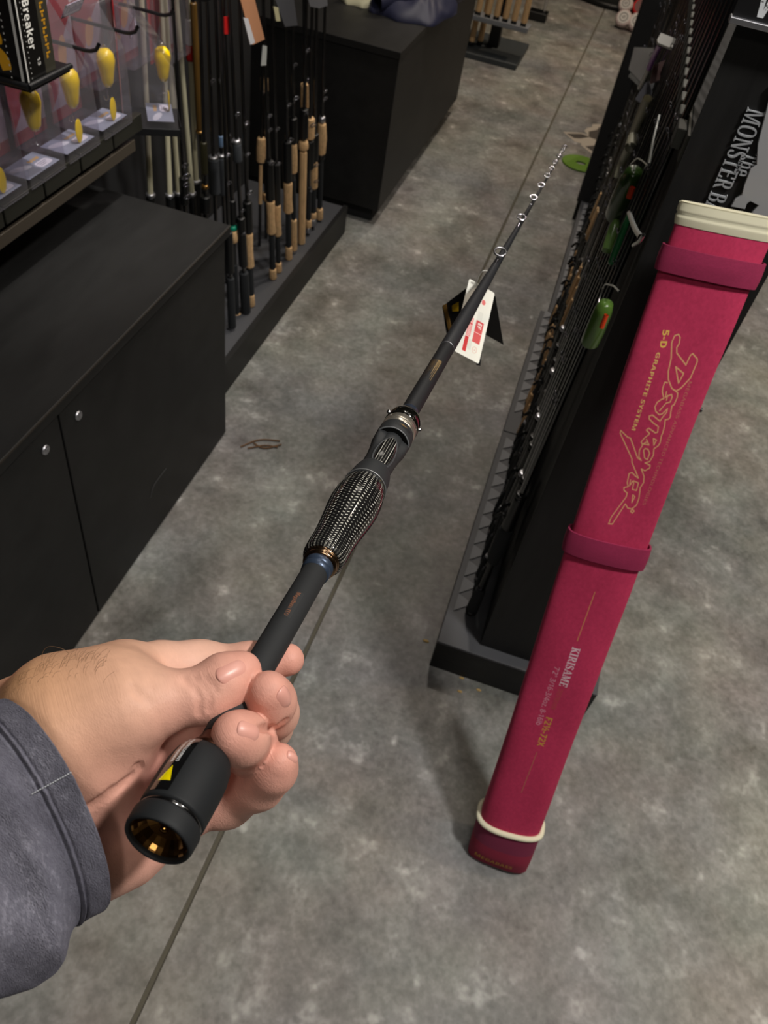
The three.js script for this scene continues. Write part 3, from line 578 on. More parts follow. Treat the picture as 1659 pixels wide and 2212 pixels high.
// lures, tags and packs hanging in front of the rack rods
{
  const X = 0.084;
  const plate = (name, label, cat, px, mat, pname, th = 0.002, xx = X) => { const pts = px.map(([x, y]) => onX(x, y, xx)), t = thing(name, label, cat, pts[0]); world(t, pname, slab(pts, th), mat); return t; };
  const flatPack = (name, label, cat, px, depth, mat, pname, th = 0.003) => { const c = px.reduce((s, q) => [s[0] + q[0] / px.length, s[1] + q[1] / px.length], [0, 0]); const pts = px.map(([x, y]) => at(x, y, depth)), t = thing(name, label, cat, at(...c, depth)); world(t, pname, slab(pts, th), mat); return t; };
  const D = (x, y, xx = X) => onX(x, y, xx).sub(EYE).dot(V(0, 0, -1).applyQuaternion(camera.quaternion));
  const stick = (name, label, cat, px, r, mat, pname, xx = X) => { const pts = px.map(([x, y]) => onX(x, y, xx)), t = thing(name, label, cat, pts[0]); world(t, pname, tube(pts, r, 16, 8), mat); return t; };
  // white plastic tag with its loop
  const w = flatPack('price_tag', 'cream plastic tag at the top of the rack rods', 'tag', [[1428, 71], [1462, 84], [1460, 102], [1452, 105], [1421, 92], [1420, 84]], D(1440, 88), M.white, 'plate', 0.006);
  world(w, 'loop', tube([at(1448, 100, D(1440, 88)), at(1455, 108, D(1440, 88)), at(1452, 118, D(1440, 88))], 0.003, 12, 6), M.white);
  const s = stick('lure_stick', 'purple and white lure stick hanging under the cream tag', 'lure', [[1427, 96], [1414, 120], [1402, 148]], 0.0055, phys(0xa866c0, 0.3), 'purple_end', 0.076);
  world(s, 'white_end', tube([onX(1401, 150, 0.076), onX(1392, 168, 0.076), onX(1381, 190, 0.076)], 0.0045, 12, 8), M.white);
  flatPack('clear_pouch', 'clear pouch with a printed white strip beside the purple stick', 'lure pack', [[1390, 112], [1412, 120], [1380, 186], [1357, 165]], D(1385, 150) + 0.02, phys(0x8d8e8a, 0.2, { transmission: 0.8 }), 'pouch_face');
  plate('printed_strip', 'narrow white printed strip over the clear pouch', 'label', [[1393, 113], [1397, 117], [1363, 164], [1356, 160]], M.white, 'strip', 0.001, X - 0.003);
  flatPack('dark_pouch', 'black and yellow lure pouch with a dark red corner', 'lure pack', [[1370, 102], [1412, 104], [1440, 150], [1425, 180], [1385, 178], [1358, 150]], D(1395, 140) + 0.06, std(0x1c170e, 0.4), 'pouch_face');
  flatPack('red_pouch', 'dark red lure pouch under the purple stick', 'lure pack', [[1412, 140], [1440, 128], [1434, 170], [1404, 180]], D(1420, 150) + 0.05, std(0x3a0708, 0.5), 'pouch_face');
  flatPack('clear_blister', 'small clear blister with a bent top beneath the dark red pouch', 'lure pack', [[1395, 178], [1434, 172], [1418, 200], [1384, 222], [1372, 214]], D(1400, 195) + 0.03, phys(0x8b8c95, 0.15, { transmission: 0.6 }), 'blister');
  const b = stick('bait_stick', 'long cream jointed bait stick hanging along the rack rods', 'lure', [[1399, 212], [1384, 250], [1368, 290]], 0.009, phys(0xbdb9a4, 0.35), 'upper_half');
  world(b, 'joint', tube([onX(1368, 296, X), onX(1362, 318, X)], 0.011, 6, 10), phys(0x9c9a88, 0.4));
  world(b, 'lower_half', tube([onX(1359, 320, X), onX(1346, 350, X), onX(1334, 385, X)], 0.009, 12, 8), phys(0xaeb09b, 0.35));
  const green = (c, tr = 0.35) => phys(c, 0.25, { transmission: tr, clearcoat: 0.6 });
  const gl = (label, px, r, c, tip) => {
    const pts = px.map(([x, y]) => onX(x, y, X)), t = thing('green_lure', label, 'lure', pts[0]);
    const L = pts[0].distanceTo(pts[1]), q = new THREE.Quaternion().setFromUnitVectors(up, pts[0].clone().sub(pts[1]).normalize());
    const m = part(t, 'lure_body', lathe([[0, 0], [r * 0.75, 0.001], [r * 0.95, L * 0.06], [r, L * 0.4], [r * 0.95, L * 0.8], [r * 0.7, L], [0, L]], 20).applyQuaternion(q).translate(pts[1].x - pts[0].x, pts[1].y - pts[0].y, pts[1].z - pts[0].z), green(c));
    if (tip) world(t, 'orange_stripe', tube(tip.map(([x, y]) => onX(x, y, X - 0.004)), r * 0.22, 8, 6), std(0xc23a12, 0.4));
    return t;
  };
  gl('bright green lure body with an orange stripe, lowest in its clear sleeve', [[1310, 655], [1272, 745]], 0.0125, 0x5c8034, [[1310, 680], [1299, 708]]);
  gl('dark green lure body with an orange mark below the cream bait stick', [[1370, 372], [1328, 470]], 0.019, 0x38591f, [[1367, 404], [1358, 428]]);
  gl('pale green lure blade between the two larger green lures', [[1331, 478], [1310, 545]], 0.009, 0x86b060);
  gl('slim deep green lure stick beside the pale green blade', [[1360, 462], [1318, 572]], 0.005, 0x2f7d4a);
  const cl = (label, px, r) => stick('wire_hanger', label, 'hanger', px, r, phys(0xb9bcb9, 0.2, { metalness: 0.6 }), 'wire', X - 0.004);
  cl('bent clear hanger above the dark green lure', [[1327, 430], [1355, 368], [1374, 344], [1384, 345], [1400, 358]], 0.0012);
  cl('pointed clear hanger above the bright green lure', [[1290, 665], [1301, 625], [1320, 616], [1338, 630]], 0.0012);
  cl('thick pale curved wire beside the green lures', [[1359, 460], [1366, 480], [1374, 498], [1384, 512]], 0.003);
  cl('short pale wire hook under the curved wire', [[1390, 508], [1382, 520], [1368, 530]], 0.002);
  cl('long thin silver wire between the rack guides', [[1424, 250], [1412, 300], [1402, 355]], 0.002);
}

// ------------------------------------------------------------------ red rod sleeve leaning on the rack end
{
  const W = 0.1085, base = V(0.2515, 0.0, -0.642), topC = V(0.174, 1.117, -0.977);
  const ey = topC.clone().sub(base), L = ey.length(); ey.normalize();
  const ex = V(1, 0, 0).addScaledVector(ey, -ey.x); ex.z += 0.0; ex.normalize();
  const ez = ex.clone().cross(ey).normalize(); ex.copy(ey.clone().cross(ez));
  const t = thing('rod_sleeve', 'red fabric rod sleeve with gold lettering leaning on the rack end', 'rod sleeve', base);
  t.quaternion.setFromRotationMatrix(new THREE.Matrix4().makeBasis(ex, ey, ez));
  const th = (v) => { const k = v / L; const q = Math.min(1, k / 0.55), e = q * q * (3 - 2 * q); return 0.033 - 0.016 * e - 0.005 * k + 0.0012 * Math.sin(k * 17) - (k < 0.03 ? (0.03 - k) * 0.35 : 0); };
  const wd = (v) => { const k = v / L; return (W / 2) * (1 + 0.012 * Math.sin(k * 13 + 1) + (k > 0.95 ? (k - 0.95) * 0.3 : 0)); };
  const ring = (v, a, grow = 0) => {                                   // super-ellipse cross-section; a = angle, front at +Z
    const c = Math.cos(a), s = Math.sin(a), n = 0.62;
    const X = Math.sign(c) * Math.pow(Math.abs(c), 0.7) * (wd(v) + grow), Z = Math.sign(s) * Math.pow(Math.abs(s), n) * (th(v) + grow);
    const dent = s > 0 ? 0.0016 * Math.sin(v * 21 + X * 40) * Math.sin(v * 9 + 1) : 0;
    const k = v / L, bend = k > 0.75 ? 0.12 * (k - 0.75) ** 2 : 0;      // the open end droops sideways
    return V(X + bend, v, Z + dent);
  };
  function shell(v0, v1, nv, na, grow, uvFn, a0 = 0, a1 = Math.PI * 2) {
    const pos = [], uv = [], idx = [];
    for (let j = 0; j <= nv; j++) for (let i = 0; i <= na; i++) {
      const v = v0 + (v1 - v0) * j / nv, a = a0 + (a1 - a0) * i / na, p = ring(v, a, typeof grow === 'function' ? grow(j / nv) : grow); pos.push(p.x, p.y, p.z); uv.push(...uvFn(p, a, v));
    }
    for (let j = 0; j < nv; j++) for (let i = 0; i < na; i++) { const q = j * (na + 1) + i; idx.push(q, q + na + 1, q + 1, q + 1, q + na + 1, q + na + 2); }
    const g = new THREE.BufferGeometry(); g.setAttribute('position', new THREE.Float32BufferAttribute(pos, 3)); g.setAttribute('uv', new THREE.Float32BufferAttribute(uv, 2)); g.setIndex(idx); g.computeVertexNormals(); return g;
  }
  // the print: gold and white lettering traced on the sleeve's own front plane
  const TW = 512, TH = 2048, RED = '#b82b54';
  const planeP = base.clone().addScaledVector(ez, 0.022);
  const onBag = (x, y) => { const d = ray(x, y), k = planeP.clone().sub(EYE).dot(ez) / d.dot(ez), p = d.multiplyScalar(k).add(EYE).sub(base); return [(p.dot(ex) / W + 0.5) * 256, (1 - p.dot(ey) / L) * TH]; };
  const print = canvasTex(TW, TH, (g) => {
    g.fillStyle = RED; g.fillRect(0, 0, TW, TH);
    const id = g.getImageData(0, 0, TW, TH), d = id.data;
    for (let i = 0; i < TW * TH; i++) { const x = i % TW, y = (i / TW) | 0, n = (fabricN[(y & 511) * 512 + (x & 511)] - 0.5) * 20 + (fabricB[((y >> 1) & 511) * 512 + (x & 511)] - 0.5) * 14; d[i * 4] = clamp8(d[i * 4] + n * 1.3); d[i * 4 + 1] = clamp8(d[i * 4 + 1] + n * 0.7); d[i * 4 + 2] = clamp8(d[i * 4 + 2] + n * 0.8); }
    g.putImageData(id, 0, 0);
    const GOLD = '#d9a873';
    const poly = (pts, wpx, k, ox, oy, col = GOLD, close = false) => { g.strokeStyle = col; g.lineWidth = wpx; g.lineJoin = g.lineCap = 'round'; g.beginPath(); pts.forEach(([x, y], i) => { const [u, v] = onBag(ox + x * k, oy + y * k); i ? g.lineTo(u, v) : g.moveTo(u, v); }); if (close) g.closePath(); g.stroke(); };
    const A = (pts, c) => poly(pts, 3.4, 0.2465, 1250, 380, GOLD, c), B = (pts, c) => poly(pts, 3.2, 0.2035, 1280, 700, GOLD, c);
    A([[880, 1405], [895, 1435], [885, 1490], [865, 1520], [865, 1570], [945, 1675], [985, 1590], [1005, 1575], [1045, 1620], [1045, 1650], [985, 1790], [900, 1880], [855, 1905], [820, 1880], [790, 1800], [790, 1730], [815, 1620], [820, 1480], [845, 1420]], true);
    A([[855, 1690], [880, 1835], [925, 1750]], true);
    B([[800, 645], [770, 640], [750, 700], [745, 745], [762, 812], [735, 822], [692, 852], [665, 900], [675, 950], [712, 985], [742, 978], [800, 920], [790, 960], [745, 1015], [720, 1055], [640, 990], [605, 1000], [605, 1030], [650, 1075], [702, 1112], [695, 1172], [670, 1180], [600, 1130], [575, 1150], [610, 1190], [550, 1240], [518, 1280], [535, 1312], [500, 1370], [495, 1440], [520, 1480]]);
    B([[880, 725], [910, 755], [905, 800], [870, 880], [848, 890], [835, 960], [830, 1010], [812, 1032], [775, 1040], [770, 1100], [750, 1180], [735, 1210], [720, 1290], [700, 1320], [655, 1350], [650, 1420], [610, 1490], [560, 1505], [615, 1530], [610, 1560], [560, 1590], [520, 1570], [550, 1650], [545, 1720], [510, 1770], [495, 1890], [470, 1960], [420, 2000], [375, 1990], [350, 1945], [210, 2155], [170, 2150], [200, 2080], [360, 1870], [370, 1830], [335, 1800], [335, 1770], [380, 1760], [370, 1720], [390, 1620], [420, 1610], [460, 1650], [490, 1670], [420, 1500], [420, 1460], [295, 1190], [300, 1160], [375, 1230], [405, 1240], [480, 1450], [520, 1478]]);
    B([[790, 740], [778, 800], [842, 768], [850, 795], [830, 850], [785, 862], [715, 942]]); B([[800, 780], [790, 830]]);
    B([[650, 1240], [682, 1258], [655, 1312]], true); B([[575, 1250], [602, 1310], [540, 1300], [575, 1280]]);
    B([[545, 1370], [560, 1350], [590, 1355], [610, 1400], [585, 1470], [555, 1450]], true);
    B([[405, 1690], [395, 1752], [430, 1700], [440, 1722], [425, 1792], [470, 1802], [490, 1722], [440, 1700]]);
    B([[430, 1850], [420, 1932], [452, 1870]], true);
    B([[425, 2005], [445, 2025], [425, 2045], [405, 2025]], true);
    const text = (str, p0, p1, hpx, col, font) => {
      const a = onBag(...p0), b = onBag(...p1), len = Math.hypot(b[0] - a[0], b[1] - a[1]), dx = p1[0] - p0[0], dy = p1[1] - p0[1], dl = Math.hypot(dx, dy);
      const hA = onBag(p0[0] - dy / dl * -hpx, p0[1] - dx / dl * hpx), hh = Math.hypot(hA[0] - a[0], hA[1] - a[1]);
      g.save(); g.translate(...a); g.rotate(Math.atan2(b[1] - a[1], b[0] - a[0])); g.fillStyle = col; g.font = font.replace('$', '100px');
      const m = g.measureText(str).width; g.scale(len / m, hh / 72); g.fillText(str, 0, 0); g.restore();
    };
    text('5-D', [1434, 716], [1425, 757], 14, '#e8c65a', 'bold $ sans-serif');
    text('GRAPHITE SYSTEM', [1420, 764], [1364, 936], 8.5, '#dcb96a', 'bold $ sans-serif');
    text('MEGABASS ADVANCED TECHNOLOGIES', [1490, 827], [1388, 1099], 7, '#bd7f5e', '$ sans-serif');
    text('KIRISAME', [1237, 1400], [1207, 1484], 18, '#e0c8d0', 'bold $ serif');
    text("7'2\" 3/16-3/4oz. 8-16lb", [1198, 1442], [1157, 1567], 12, '#d5a3b0', '$ sans-serif');
    text('DESTROYER', [1207, 1490], [1189, 1534], 10, '#a8523f', '$ sans-serif');
    text('F2½-72X', [1180, 1550], [1160, 1610], 15, '#c79a3a', 'bold $ sans-serif');
    poly([[1285, 1285], [1247, 1388]], 3, 1, 0, 0, '#c98a55'); poly([[1160, 1624], [1127, 1706]], 3, 1, 0, 0, '#b06a52');
  });
  const pile = dataTex(512, (i) => { const v = fabricN[i] * 255; return [v, v, v]; }, false);
  const suede = (o) => phys(0xffffff, 0.9, { sheen: 0.45, sheenColor: new THREE.Color(0xd86a86), sheenRoughness: 0.45, ...o });
  const frontUV = (p, a, v) => [Math.sin(a) >= -0.02 ? (p.x / (W * 1.0) + 0.5) * 0.5 : 0.75, v / L];
  const capV = 0.104;
  part(t, 'sleeve_body', shell(capV - 0.01, L - 0.008, 160, 72, 0, frontUV), suede({ map: print }), 'red fabric body with printed gold and white lettering');
  const noise = dataTex(512, (i) => { const n = (fabricN[i] - 0.5) * 22 + (fabricB[i] - 0.5) * 18; return [clamp8(142 + n), clamp8(31 + n * 0.5), clamp8(72 + n * 0.6)]; });
  const loopM = suede({ map: noise });
  const flatUV = (p, a, v) => [a / 6.283 * 3, v * 12];
  // the two loops stand proud of the body
  const px2v = (x, y) => { const d = ray(x, y), k = planeP.clone().sub(EYE).dot(ez) / d.dot(ez); return d.multiplyScalar(k).add(EYE).sub(base).dot(ey); };
  for (const [a, b] of [[[1530, 610], [1535, 552]], [[1290, 1218], [1300, 1172]]]) {
    const v0 = px2v(...a), v1 = px2v(...b);
    part(t, 'strap_loop', merge([shell(v0, v1, 6, 72, (k) => 0.0055 + 0.001 * Math.sin(k * 3.1), flatUV), shell(v0, v1, 6, 72, 0.003, flatUV), shell(v1, v1 + 0.0002, 1, 72, (k) => 0.0055 - k * 0.0025, flatUV), shell(v0 - 0.0002, v0, 1, 72, (k) => 0.003 + k * 0.0025, flatUV)]), loopM, 'darker red raised band');
  }
  const creamM = std(0xe4e0c4, 0.75);
  // cream top binding, folded twice
  part(t, 'top_binding', merge([shell(L - 0.024, L, 10, 72, (k) => 0.0008 + 0.0026 * Math.sin(Math.min(1, k * 1.6) * Math.PI * 0.5) + (k > 0.45 && k < 0.6 ? -0.0018 : 0), flatUV), shell(L - 0.012, L + 0.0012, 3, 72, (k) => -0.002 + k * 0.004, flatUV)]), creamM, 'cream ribbed binding');
  const curve = []; for (let i = 0; i < 72; i++) { const p = ring(capV + 0.004, i / 72 * Math.PI * 2, 0.003); curve.push(p); }
  part(t, 'cream_piping', tube(curve, 0.0052, 160, 10, true), creamM, 'cream piping ring');
  const capTex = canvasTex(512, 256, (g) => { g.fillStyle = '#8c1f3c'; g.fillRect(0, 0, 512, 256); g.fillStyle = '#7a2444'; g.fillRect(0, 0, 512, 105); g.fillStyle = '#c2923c'; g.save(); g.translate(40, 214); g.scale(1, 0.62); g.font = 'bold 66px sans-serif'; g.fillText('MEGABASS', 0, 0); g.restore(); });
  const capUV = (p, a, v) => [Math.sin(a) >= -0.02 ? p.x / W + 0.5 : 0.95, v / capV];
  part(t, 'end_cap', merge([shell(0.004, capV + 0.002, 12, 72, (k) => 0.0035 - 0.0015 * (1 - k), capUV), shell(0.0005, 0.004, 3, 72, (k) => -0.0035 + k * 0.0055, capUV)]), suede({ map: capTex }), 'padded end cap with gold lettering');
}
{
  const p = onZ(1492, 905, -1.02), t = thing('silver_clip', 'small silver textured clip peeking out beside the red sleeve', 'clip', p);
  part(t, 'clip_plate', box(-0.012, 0.006, -0.04, 0.02, -0.004, 0.004, 0.002), std(0x6e7072, 0.4, { metalness: 0.7, bumpMap: dataTex(512, (i) => { const v = fabricN[i] * 255; return [v, v, v]; }, false), bumpScale: 0.001 }));
  part(t, 'clip_jaw', cyl(V(-0.012, 0.02, 0), V(0.008, 0.02, 0), 0.0035), M.blackMetal);
}
// ------------------------------------------------------------------ the held rod
const P0 = at(355, 1790, 0.29), ROD = at(1377.5, 52, 1).sub(EYE).normalize();
{
  const zc = EYE.clone().sub(P0); zc.addScaledVector(ROD, -zc.dot(ROD)).normalize();
  const xc = ROD.clone().cross(zc);
  const t = thing('held_rod', 'black rod with a woven carbon grip held between the fingertips', 'fishing rod', P0);
  t.quaternion.setFromRotationMatrix(new THREE.Matrix4().makeBasis(xc, ROD, zc));
  const rubber = phys(0x1d1f21, 0.62, { specularIntensity: 0.5 });
  // hollow butt: ring, gold lens, groove, barrel
  part(t, 'butt_ring', lathe([[0.0112, -0.0008], [0.0114, -0.0048], [0.0121, -0.0058], [0.0129, -0.0052], [0.0133, -0.0038], [0.0135, 0.0014], [0.0132, 0.0024], [0.0124, 0.0027], [0.0118, 0.0027]], 56), rubber, 'soft black rubber ring');
  part(t, 'gold_lens', lathe([[0, 0.0027], [0.004, 0.0024], [0.0075, 0.001], [0.0098, -0.0014], [0.0108, -0.003], [0.0113, -0.0036]], 27).toNonIndexed(), phys(0xa87a42, 0.14, { metalness: 1, flatShading: true }), 'glossy gold bowl inside the butt');
  part(t, 'lens_boss', lathe([[0, -0.0013], [0.0014, -0.0011], [0.0017, 0.0007], [0.0017, 0.0026]], 20), phys(0xb98a4a, 0.15, { metalness: 1 }));
  part(t, 'groove', lathe([[0.0118, 0.0018], [0.0118, 0.003], [0.0127, 0.0032], [0.0127, 0.0042], [0.0117, 0.0044], [0.0117, 0.0054]], 48), phys(0x0a0a0b, 0.2, { clearcoat: 1 }), 'glossy black groove rings');
  part(t, 'butt_knob', lathe([[0.0115, 0.0044], [0.0127, 0.0048], [0.0132, 0.0057], [0.0133, 0.019], [0.013, 0.0255], [0.0121, 0.0305], [0.0106, 0.0336], [0.0085, 0.0351], [0.0062, 0.0355]], 56), rubber, 'matte black rubber knob');
  const wt = canvasTex(128, 512, (g) => {
    g.fillStyle = '#0c0c0d'; g.fillRect(0, 0, 128, 512); g.fillStyle = '#e8d400'; g.beginPath(); g.moveTo(64, 396); g.lineTo(108, 470); g.lineTo(20, 470); g.fill();
    g.save(); g.translate(44, 372); g.rotate(-Math.PI / 2); g.fillStyle = '#e6e6e6'; g.font = 'bold 30px sans-serif'; g.fillText('WARNING HIGH VOLTAGE', 0, 0, 350); g.fillText('CONDUCTS ELECTRICITY', 0, 40, 350); g.restore();
  });
  const strip = lathe([[0.0134, 0.0064], [0.0134, 0.019], [0.01312, 0.0255], [0.01225, 0.0305], [0.01078, 0.0337]], 14, -1.08, 0.62);
  part(t, 'warning_strip', strip, phys(0xffffff, 0.12, { map: wt, clearcoat: 1 }), 'glossy strip with white print and a yellow triangle');
  part(t, 'copper_collar', lathe([[0.0062, 0.0355], [0.0082, 0.0354], [0.0082, 0.0374], [0.0072, 0.0386], [0.0062, 0.0438]], 40), std(0x4a2c20, 0.35, { metalness: 0.9 }));
  const shaftM = phys(0x1b1d1f, 0.75);
  part(t, 'handle_shaft', lathe([[0, 0.0438], [0.0064, 0.0438], [0.0069, 0.06], [0.0071, 0.12], [0.0071, 0.1655], [0, 0.1655]], 40), shaftM);
  const printTex = (str, col, w = 256, h = 64) => canvasTex(w, h, (g) => { g.fillStyle = '#1b1d1f'; g.fillRect(0, 0, w, h); g.fillStyle = col; g.font = `bold ${h * 0.55}px serif`; g.fillText(str, 6, h * 0.7, w - 12); });
  // print along the shaft
  const along = (name, s0, s1, r, phi, wphi, tex, rough = 0.6) => {
    const g = lathe([[r, s0], [r, s1]], 8, phi - wphi / 2, wphi), uv = g.attributes.uv;
    for (let i = 0; i < uv.count; i++) { const u = uv.getX(i), v = uv.getY(i); uv.setXY(i, 1 - v, u); }
    part(t, name, g, phys(0xffffff, rough, { map: tex }));
  };
  along('shaft_print', 0.118, 0.138, 0.00715, -0.25, 0.75, printTex('Megabass ITO', '#7a4a2c'));
  // winding check and carbon grip
  part(t, 'blue_winding', lathe([[0.006, 0.163], [0.0078, 0.1635], [0.0081, 0.1665], [0.0074, 0.167], [0.0074, 0.168], [0.0082, 0.1684], [0.0083, 0.1715], [0.006, 0.172]], 40), phys(0x3d4a5e, 0.35, { metalness: 0.5 }), 'slate blue ring');
  part(t, 'bronze_collar', lathe([[0.0078, 0.1705], [0.0094, 0.171], [0.0098, 0.1724], [0.0092, 0.1736], [0.0101, 0.1742], [0.0102, 0.1755], [0.0085, 0.176]], 44), std(0x9c8066, 0.2, { metalness: 1 }), 'bronze winding check');
  const carbon = canvasTex(1024, 1024, (g, w, h) => {
    g.fillStyle = '#060607'; g.fillRect(0, 0, w, h);
    const cols = 34, cw = w / cols;
    for (let i = 0; i < cols; i++) { const big = i % 3 !== 1; g.fillStyle = i % 4 === 2 ? '#55554f' : '#b2b1a7'; for (let y = 0; y < h; y += 23) { g.save(); g.translate((i + 0.5) * cw, y + (i % 2) * 11); g.rotate(i % 2 ? -0.35 : 0.35); g.fillRect(-cw * (big ? 0.3 : 0.16), -4, cw * (big ? 0.6 : 0.32), big ? 8 : 6); g.restore(); } }
    g.fillStyle = '#09090a'; for (let i = 0; i < cols; i += 4) g.fillRect(i * cw - 6, 0, 13, h);
    g.fillStyle = '#b09240'; g.font = 'bold 34px serif'; g.fillText('Destroyer', 70, 90); g.fillText('HEAD LOCKING', 380, 90); g.fillText('SYSTEM', 690, 120);
    g.fillStyle = '#8a5f20'; g.fillRect(556, 20, 20, 34);
  });
  const carbonM = phys(0xffffff, 0.6, { map: carbon, clearcoat: 0.9, clearcoatRoughness: 0.08, specularIntensity: 0.3 });
  part(t, 'carbon_grip', lathe([[0.0088, 0.1752], [0.0108, 0.1756], [0.0118, 0.178], [0.0122, 0.184], [0.0122, 0.192], [0.0127, 0.202], [0.0137, 0.213], [0.0149, 0.224], [0.0156, 0.234], [0.0154, 0.243], [0.0146, 0.251], [0.0132, 0.257], [0.0122, 0.2595]], 64), carbonM, 'woven carbon grip with pale thread dots');
  // flared seat collar, seat, window and hood
  const seatM = phys(0x26282a, 0.55);
  part(t, 'seat_collar', lathe([[0.0124, 0.2575], [0.0136, 0.258], [0.0139, 0.2595], [0.0132, 0.2655], [0.0126, 0.272], [0.0117, 0.277], [0.0108, 0.2785], [0.009, 0.279]], 56), seatM);
  part(t, 'collar_edge', new THREE.TorusGeometry(0.0137, 0.0005, 8, 60).rotateX(Math.PI / 2).translate(0, 0.2583, 0), std(0x8d8f90, 0.3, { metalness: 0.6 }));
  const seat = lathe([[0.009, 0.277], [0.0106, 0.2775], [0.0103, 0.285], [0.0105, 0.297], [0.0114, 0.308], [0.0126, 0.316], [0.0128, 0.324], [0.0085, 0.3245]].flatMap((p, i, l) => i && i < l.length - 1 ? [0, 0.25, 0.5, 0.75].map((k) => [p[0] + (l[i + 1][0] - p[0]) * k, p[1] + (l[i + 1][1] - p[1]) * k]) : [p]), 72);
  { // the seat is scooped out in front of the hood, on the top side
    const q = seat.attributes.position;
    for (let i = 0; i < q.count; i++) { const x = q.getX(i), y = q.getY(i), z = q.getZ(i), a = Math.abs(Math.atan2(x, z)), k = Math.max(0, Math.min(1, (1.15 - a) / 0.35)) * Math.max(0, Math.min(1, (y - 0.29) / 0.018)); const r = Math.hypot(x, z), m = r > 0.009 ? 1 - k * (r - 0.0088) / r : 1; q.setXYZ(i, x * m, y, z * m); }
    seat.computeVertexNormals();
  }
  part(t, 'reel_seat', seat, seatM);
  // oval carbon inlay on top of the seat
  const inlay = new THREE.SphereGeometry(1, 32, 18).scale(0.006, 0.0215, 0.0026).rotateX(0.035).translate(0, 0.2925, 0.009);
  const iuv = inlay.attributes.uv, ip = inlay.attributes.position; for (let i = 0; i < iuv.count; i++) iuv.setXY(i, ip.getX(i) * 34 + 0.5, ip.getY(i) * 14);
  part(t, 'carbon_inlay', inlay, carbonM);
  const rim = []; for (let i = 0; i < 40; i++) { const a = i / 40 * Math.PI * 2, x = Math.cos(a) * 0.0068; rim.push(V(x, 0.2925 + Math.sin(a) * 0.022, Math.sqrt(0.0104 ** 2 - x * x) - 0.0004 - Math.max(0, Math.sin(a)) * 0.0009)); }
  part(t, 'inlay_rim', tube(rim, 0.0008, 80, 8, true), std(0x3c3e40, 0.45), 'raised grey oval rim');
  // hood with a mouth painted dark
  part(t, 'hood', lathe([[0.0122, 0.3232], [0.0128, 0.3235], [0.013, 0.329], [0.0128, 0.3365], [0.0105, 0.337]], 56), seatM, 'dark hood over the reel foot slot');
  part(t, 'hood_lip', new THREE.TorusGeometry(0.0126, 0.0006, 8, 40, 2.4).rotateZ(Math.PI / 2 - 1.2).rotateX(Math.PI / 2).translate(0, 0.3233, 0), std(0x66686a, 0.35));
  part(t, 'mouth_shade', lathe([[0.0088, 0.3239], [0.0122, 0.3238]], 24, -0.95, 1.9), std(0x020202, 0.95), 'flat black sheet painted as the shade in the slot');  // flat black sheet stands in for the shade inside the hood
  along('hood_print', 0.3285, 0.3325, 0.01305, 0.15, 1.0, printTex('Megabass', '#9a7434', 256, 40), 0.5);
  part(t, 'trigger', tube([V(0, 0.29, -0.0095), V(0.001, 0.296, -0.0165), V(0.001, 0.289, -0.0225), V(0, 0.282, -0.0245)], 0.0035, 18, 10), seatM);
  part(t, 'metal_ring', lathe([[0.0105, 0.3365], [0.0128, 0.3367], [0.0129, 0.341], [0.0125, 0.3415], [0.0125, 0.342], [0.0129, 0.3425], [0.0128, 0.348], [0.0105, 0.3482]], 48), std(0xdcd6c8, 0.26, { metalness: 0.9 }), 'polished metal ring');
  part(t, 'locking_nut', lathe([[0.009, 0.348], [0.0127, 0.3482], [0.0132, 0.352], [0.0129, 0.359], [0.0108, 0.366], [0.0076, 0.3685]], 48), phys(0x0b0b09, 0.12, { clearcoat: 1 }), 'glossy black locking nut');
  for (const a of [-1.3, 1.3, 3.14]) part(t, 'nut_stud', new THREE.SphereGeometry(0.0017, 14, 10).translate(Math.sin(a) * 0.0134, 0.355, Math.cos(a) * 0.0134), M.chrome);
  part(t, 'front_winding', lathe([[0.007, 0.368], [0.0076, 0.3683], [0.0073, 0.377], [0.0069, 0.378]], 36), phys(0x50596b, 0.2, { metalness: 0.7 }));
  const blankM = phys(0x212327, 0.5, { clearcoat: 0.25, clearcoatRoughness: 0.4 });
  part(t, 'lower_blank', lathe([[0, 0.372], [0.0069, 0.372], [0.0068, 0.52], [0, 0.52]], 36), phys(0x16171a, 0.55));
  along('bronze_label', 0.43, 0.475, 0.00685, -0.35, 1.5, canvasTex(256, 96, (g) => { g.fillStyle = '#3a2f22'; g.fillRect(0, 0, 256, 96); g.fillStyle = '#8b744d'; g.fillRect(4, 6, 248, 30); g.fillStyle = '#2b241c'; g.font = 'bold 26px serif'; g.fillText('DESTROYER', 20, 30, 210); g.fillStyle = '#6f5c3e'; g.font = '30px serif'; g.fillText('F2½-72X', 30, 78, 190); }), 0.4);
  part(t, 'ferrule_ring', new THREE.TorusGeometry(0.0069, 0.0003, 6, 40).rotateX(Math.PI / 2).translate(0, 0.52, 0), M.silver);
  part(t, 'upper_blank', lathe([[0, 0.52], [0.0072, 0.52], [0.007, 0.62], [0.0056, 0.74], [0.0046, 0.85], [0.0032, 1.1], [0.0018, 1.5], [0.0008, 1.95], [0, 1.951]], 28), blankM);
  const upl = V(0, 1, 0).applyQuaternion(t.quaternion.clone().invert()), ya = Math.atan2(upl.x, upl.z) ;
  const tAt = (x) => { const k = (x - 829.5) / F, p = P0.clone().sub(EYE).applyQuaternion(camera.quaternion.clone().invert()), d = ROD.clone().applyQuaternion(camera.quaternion.clone().invert()); return (p.x + k * p.z) / (-k * d.z - d.x); };
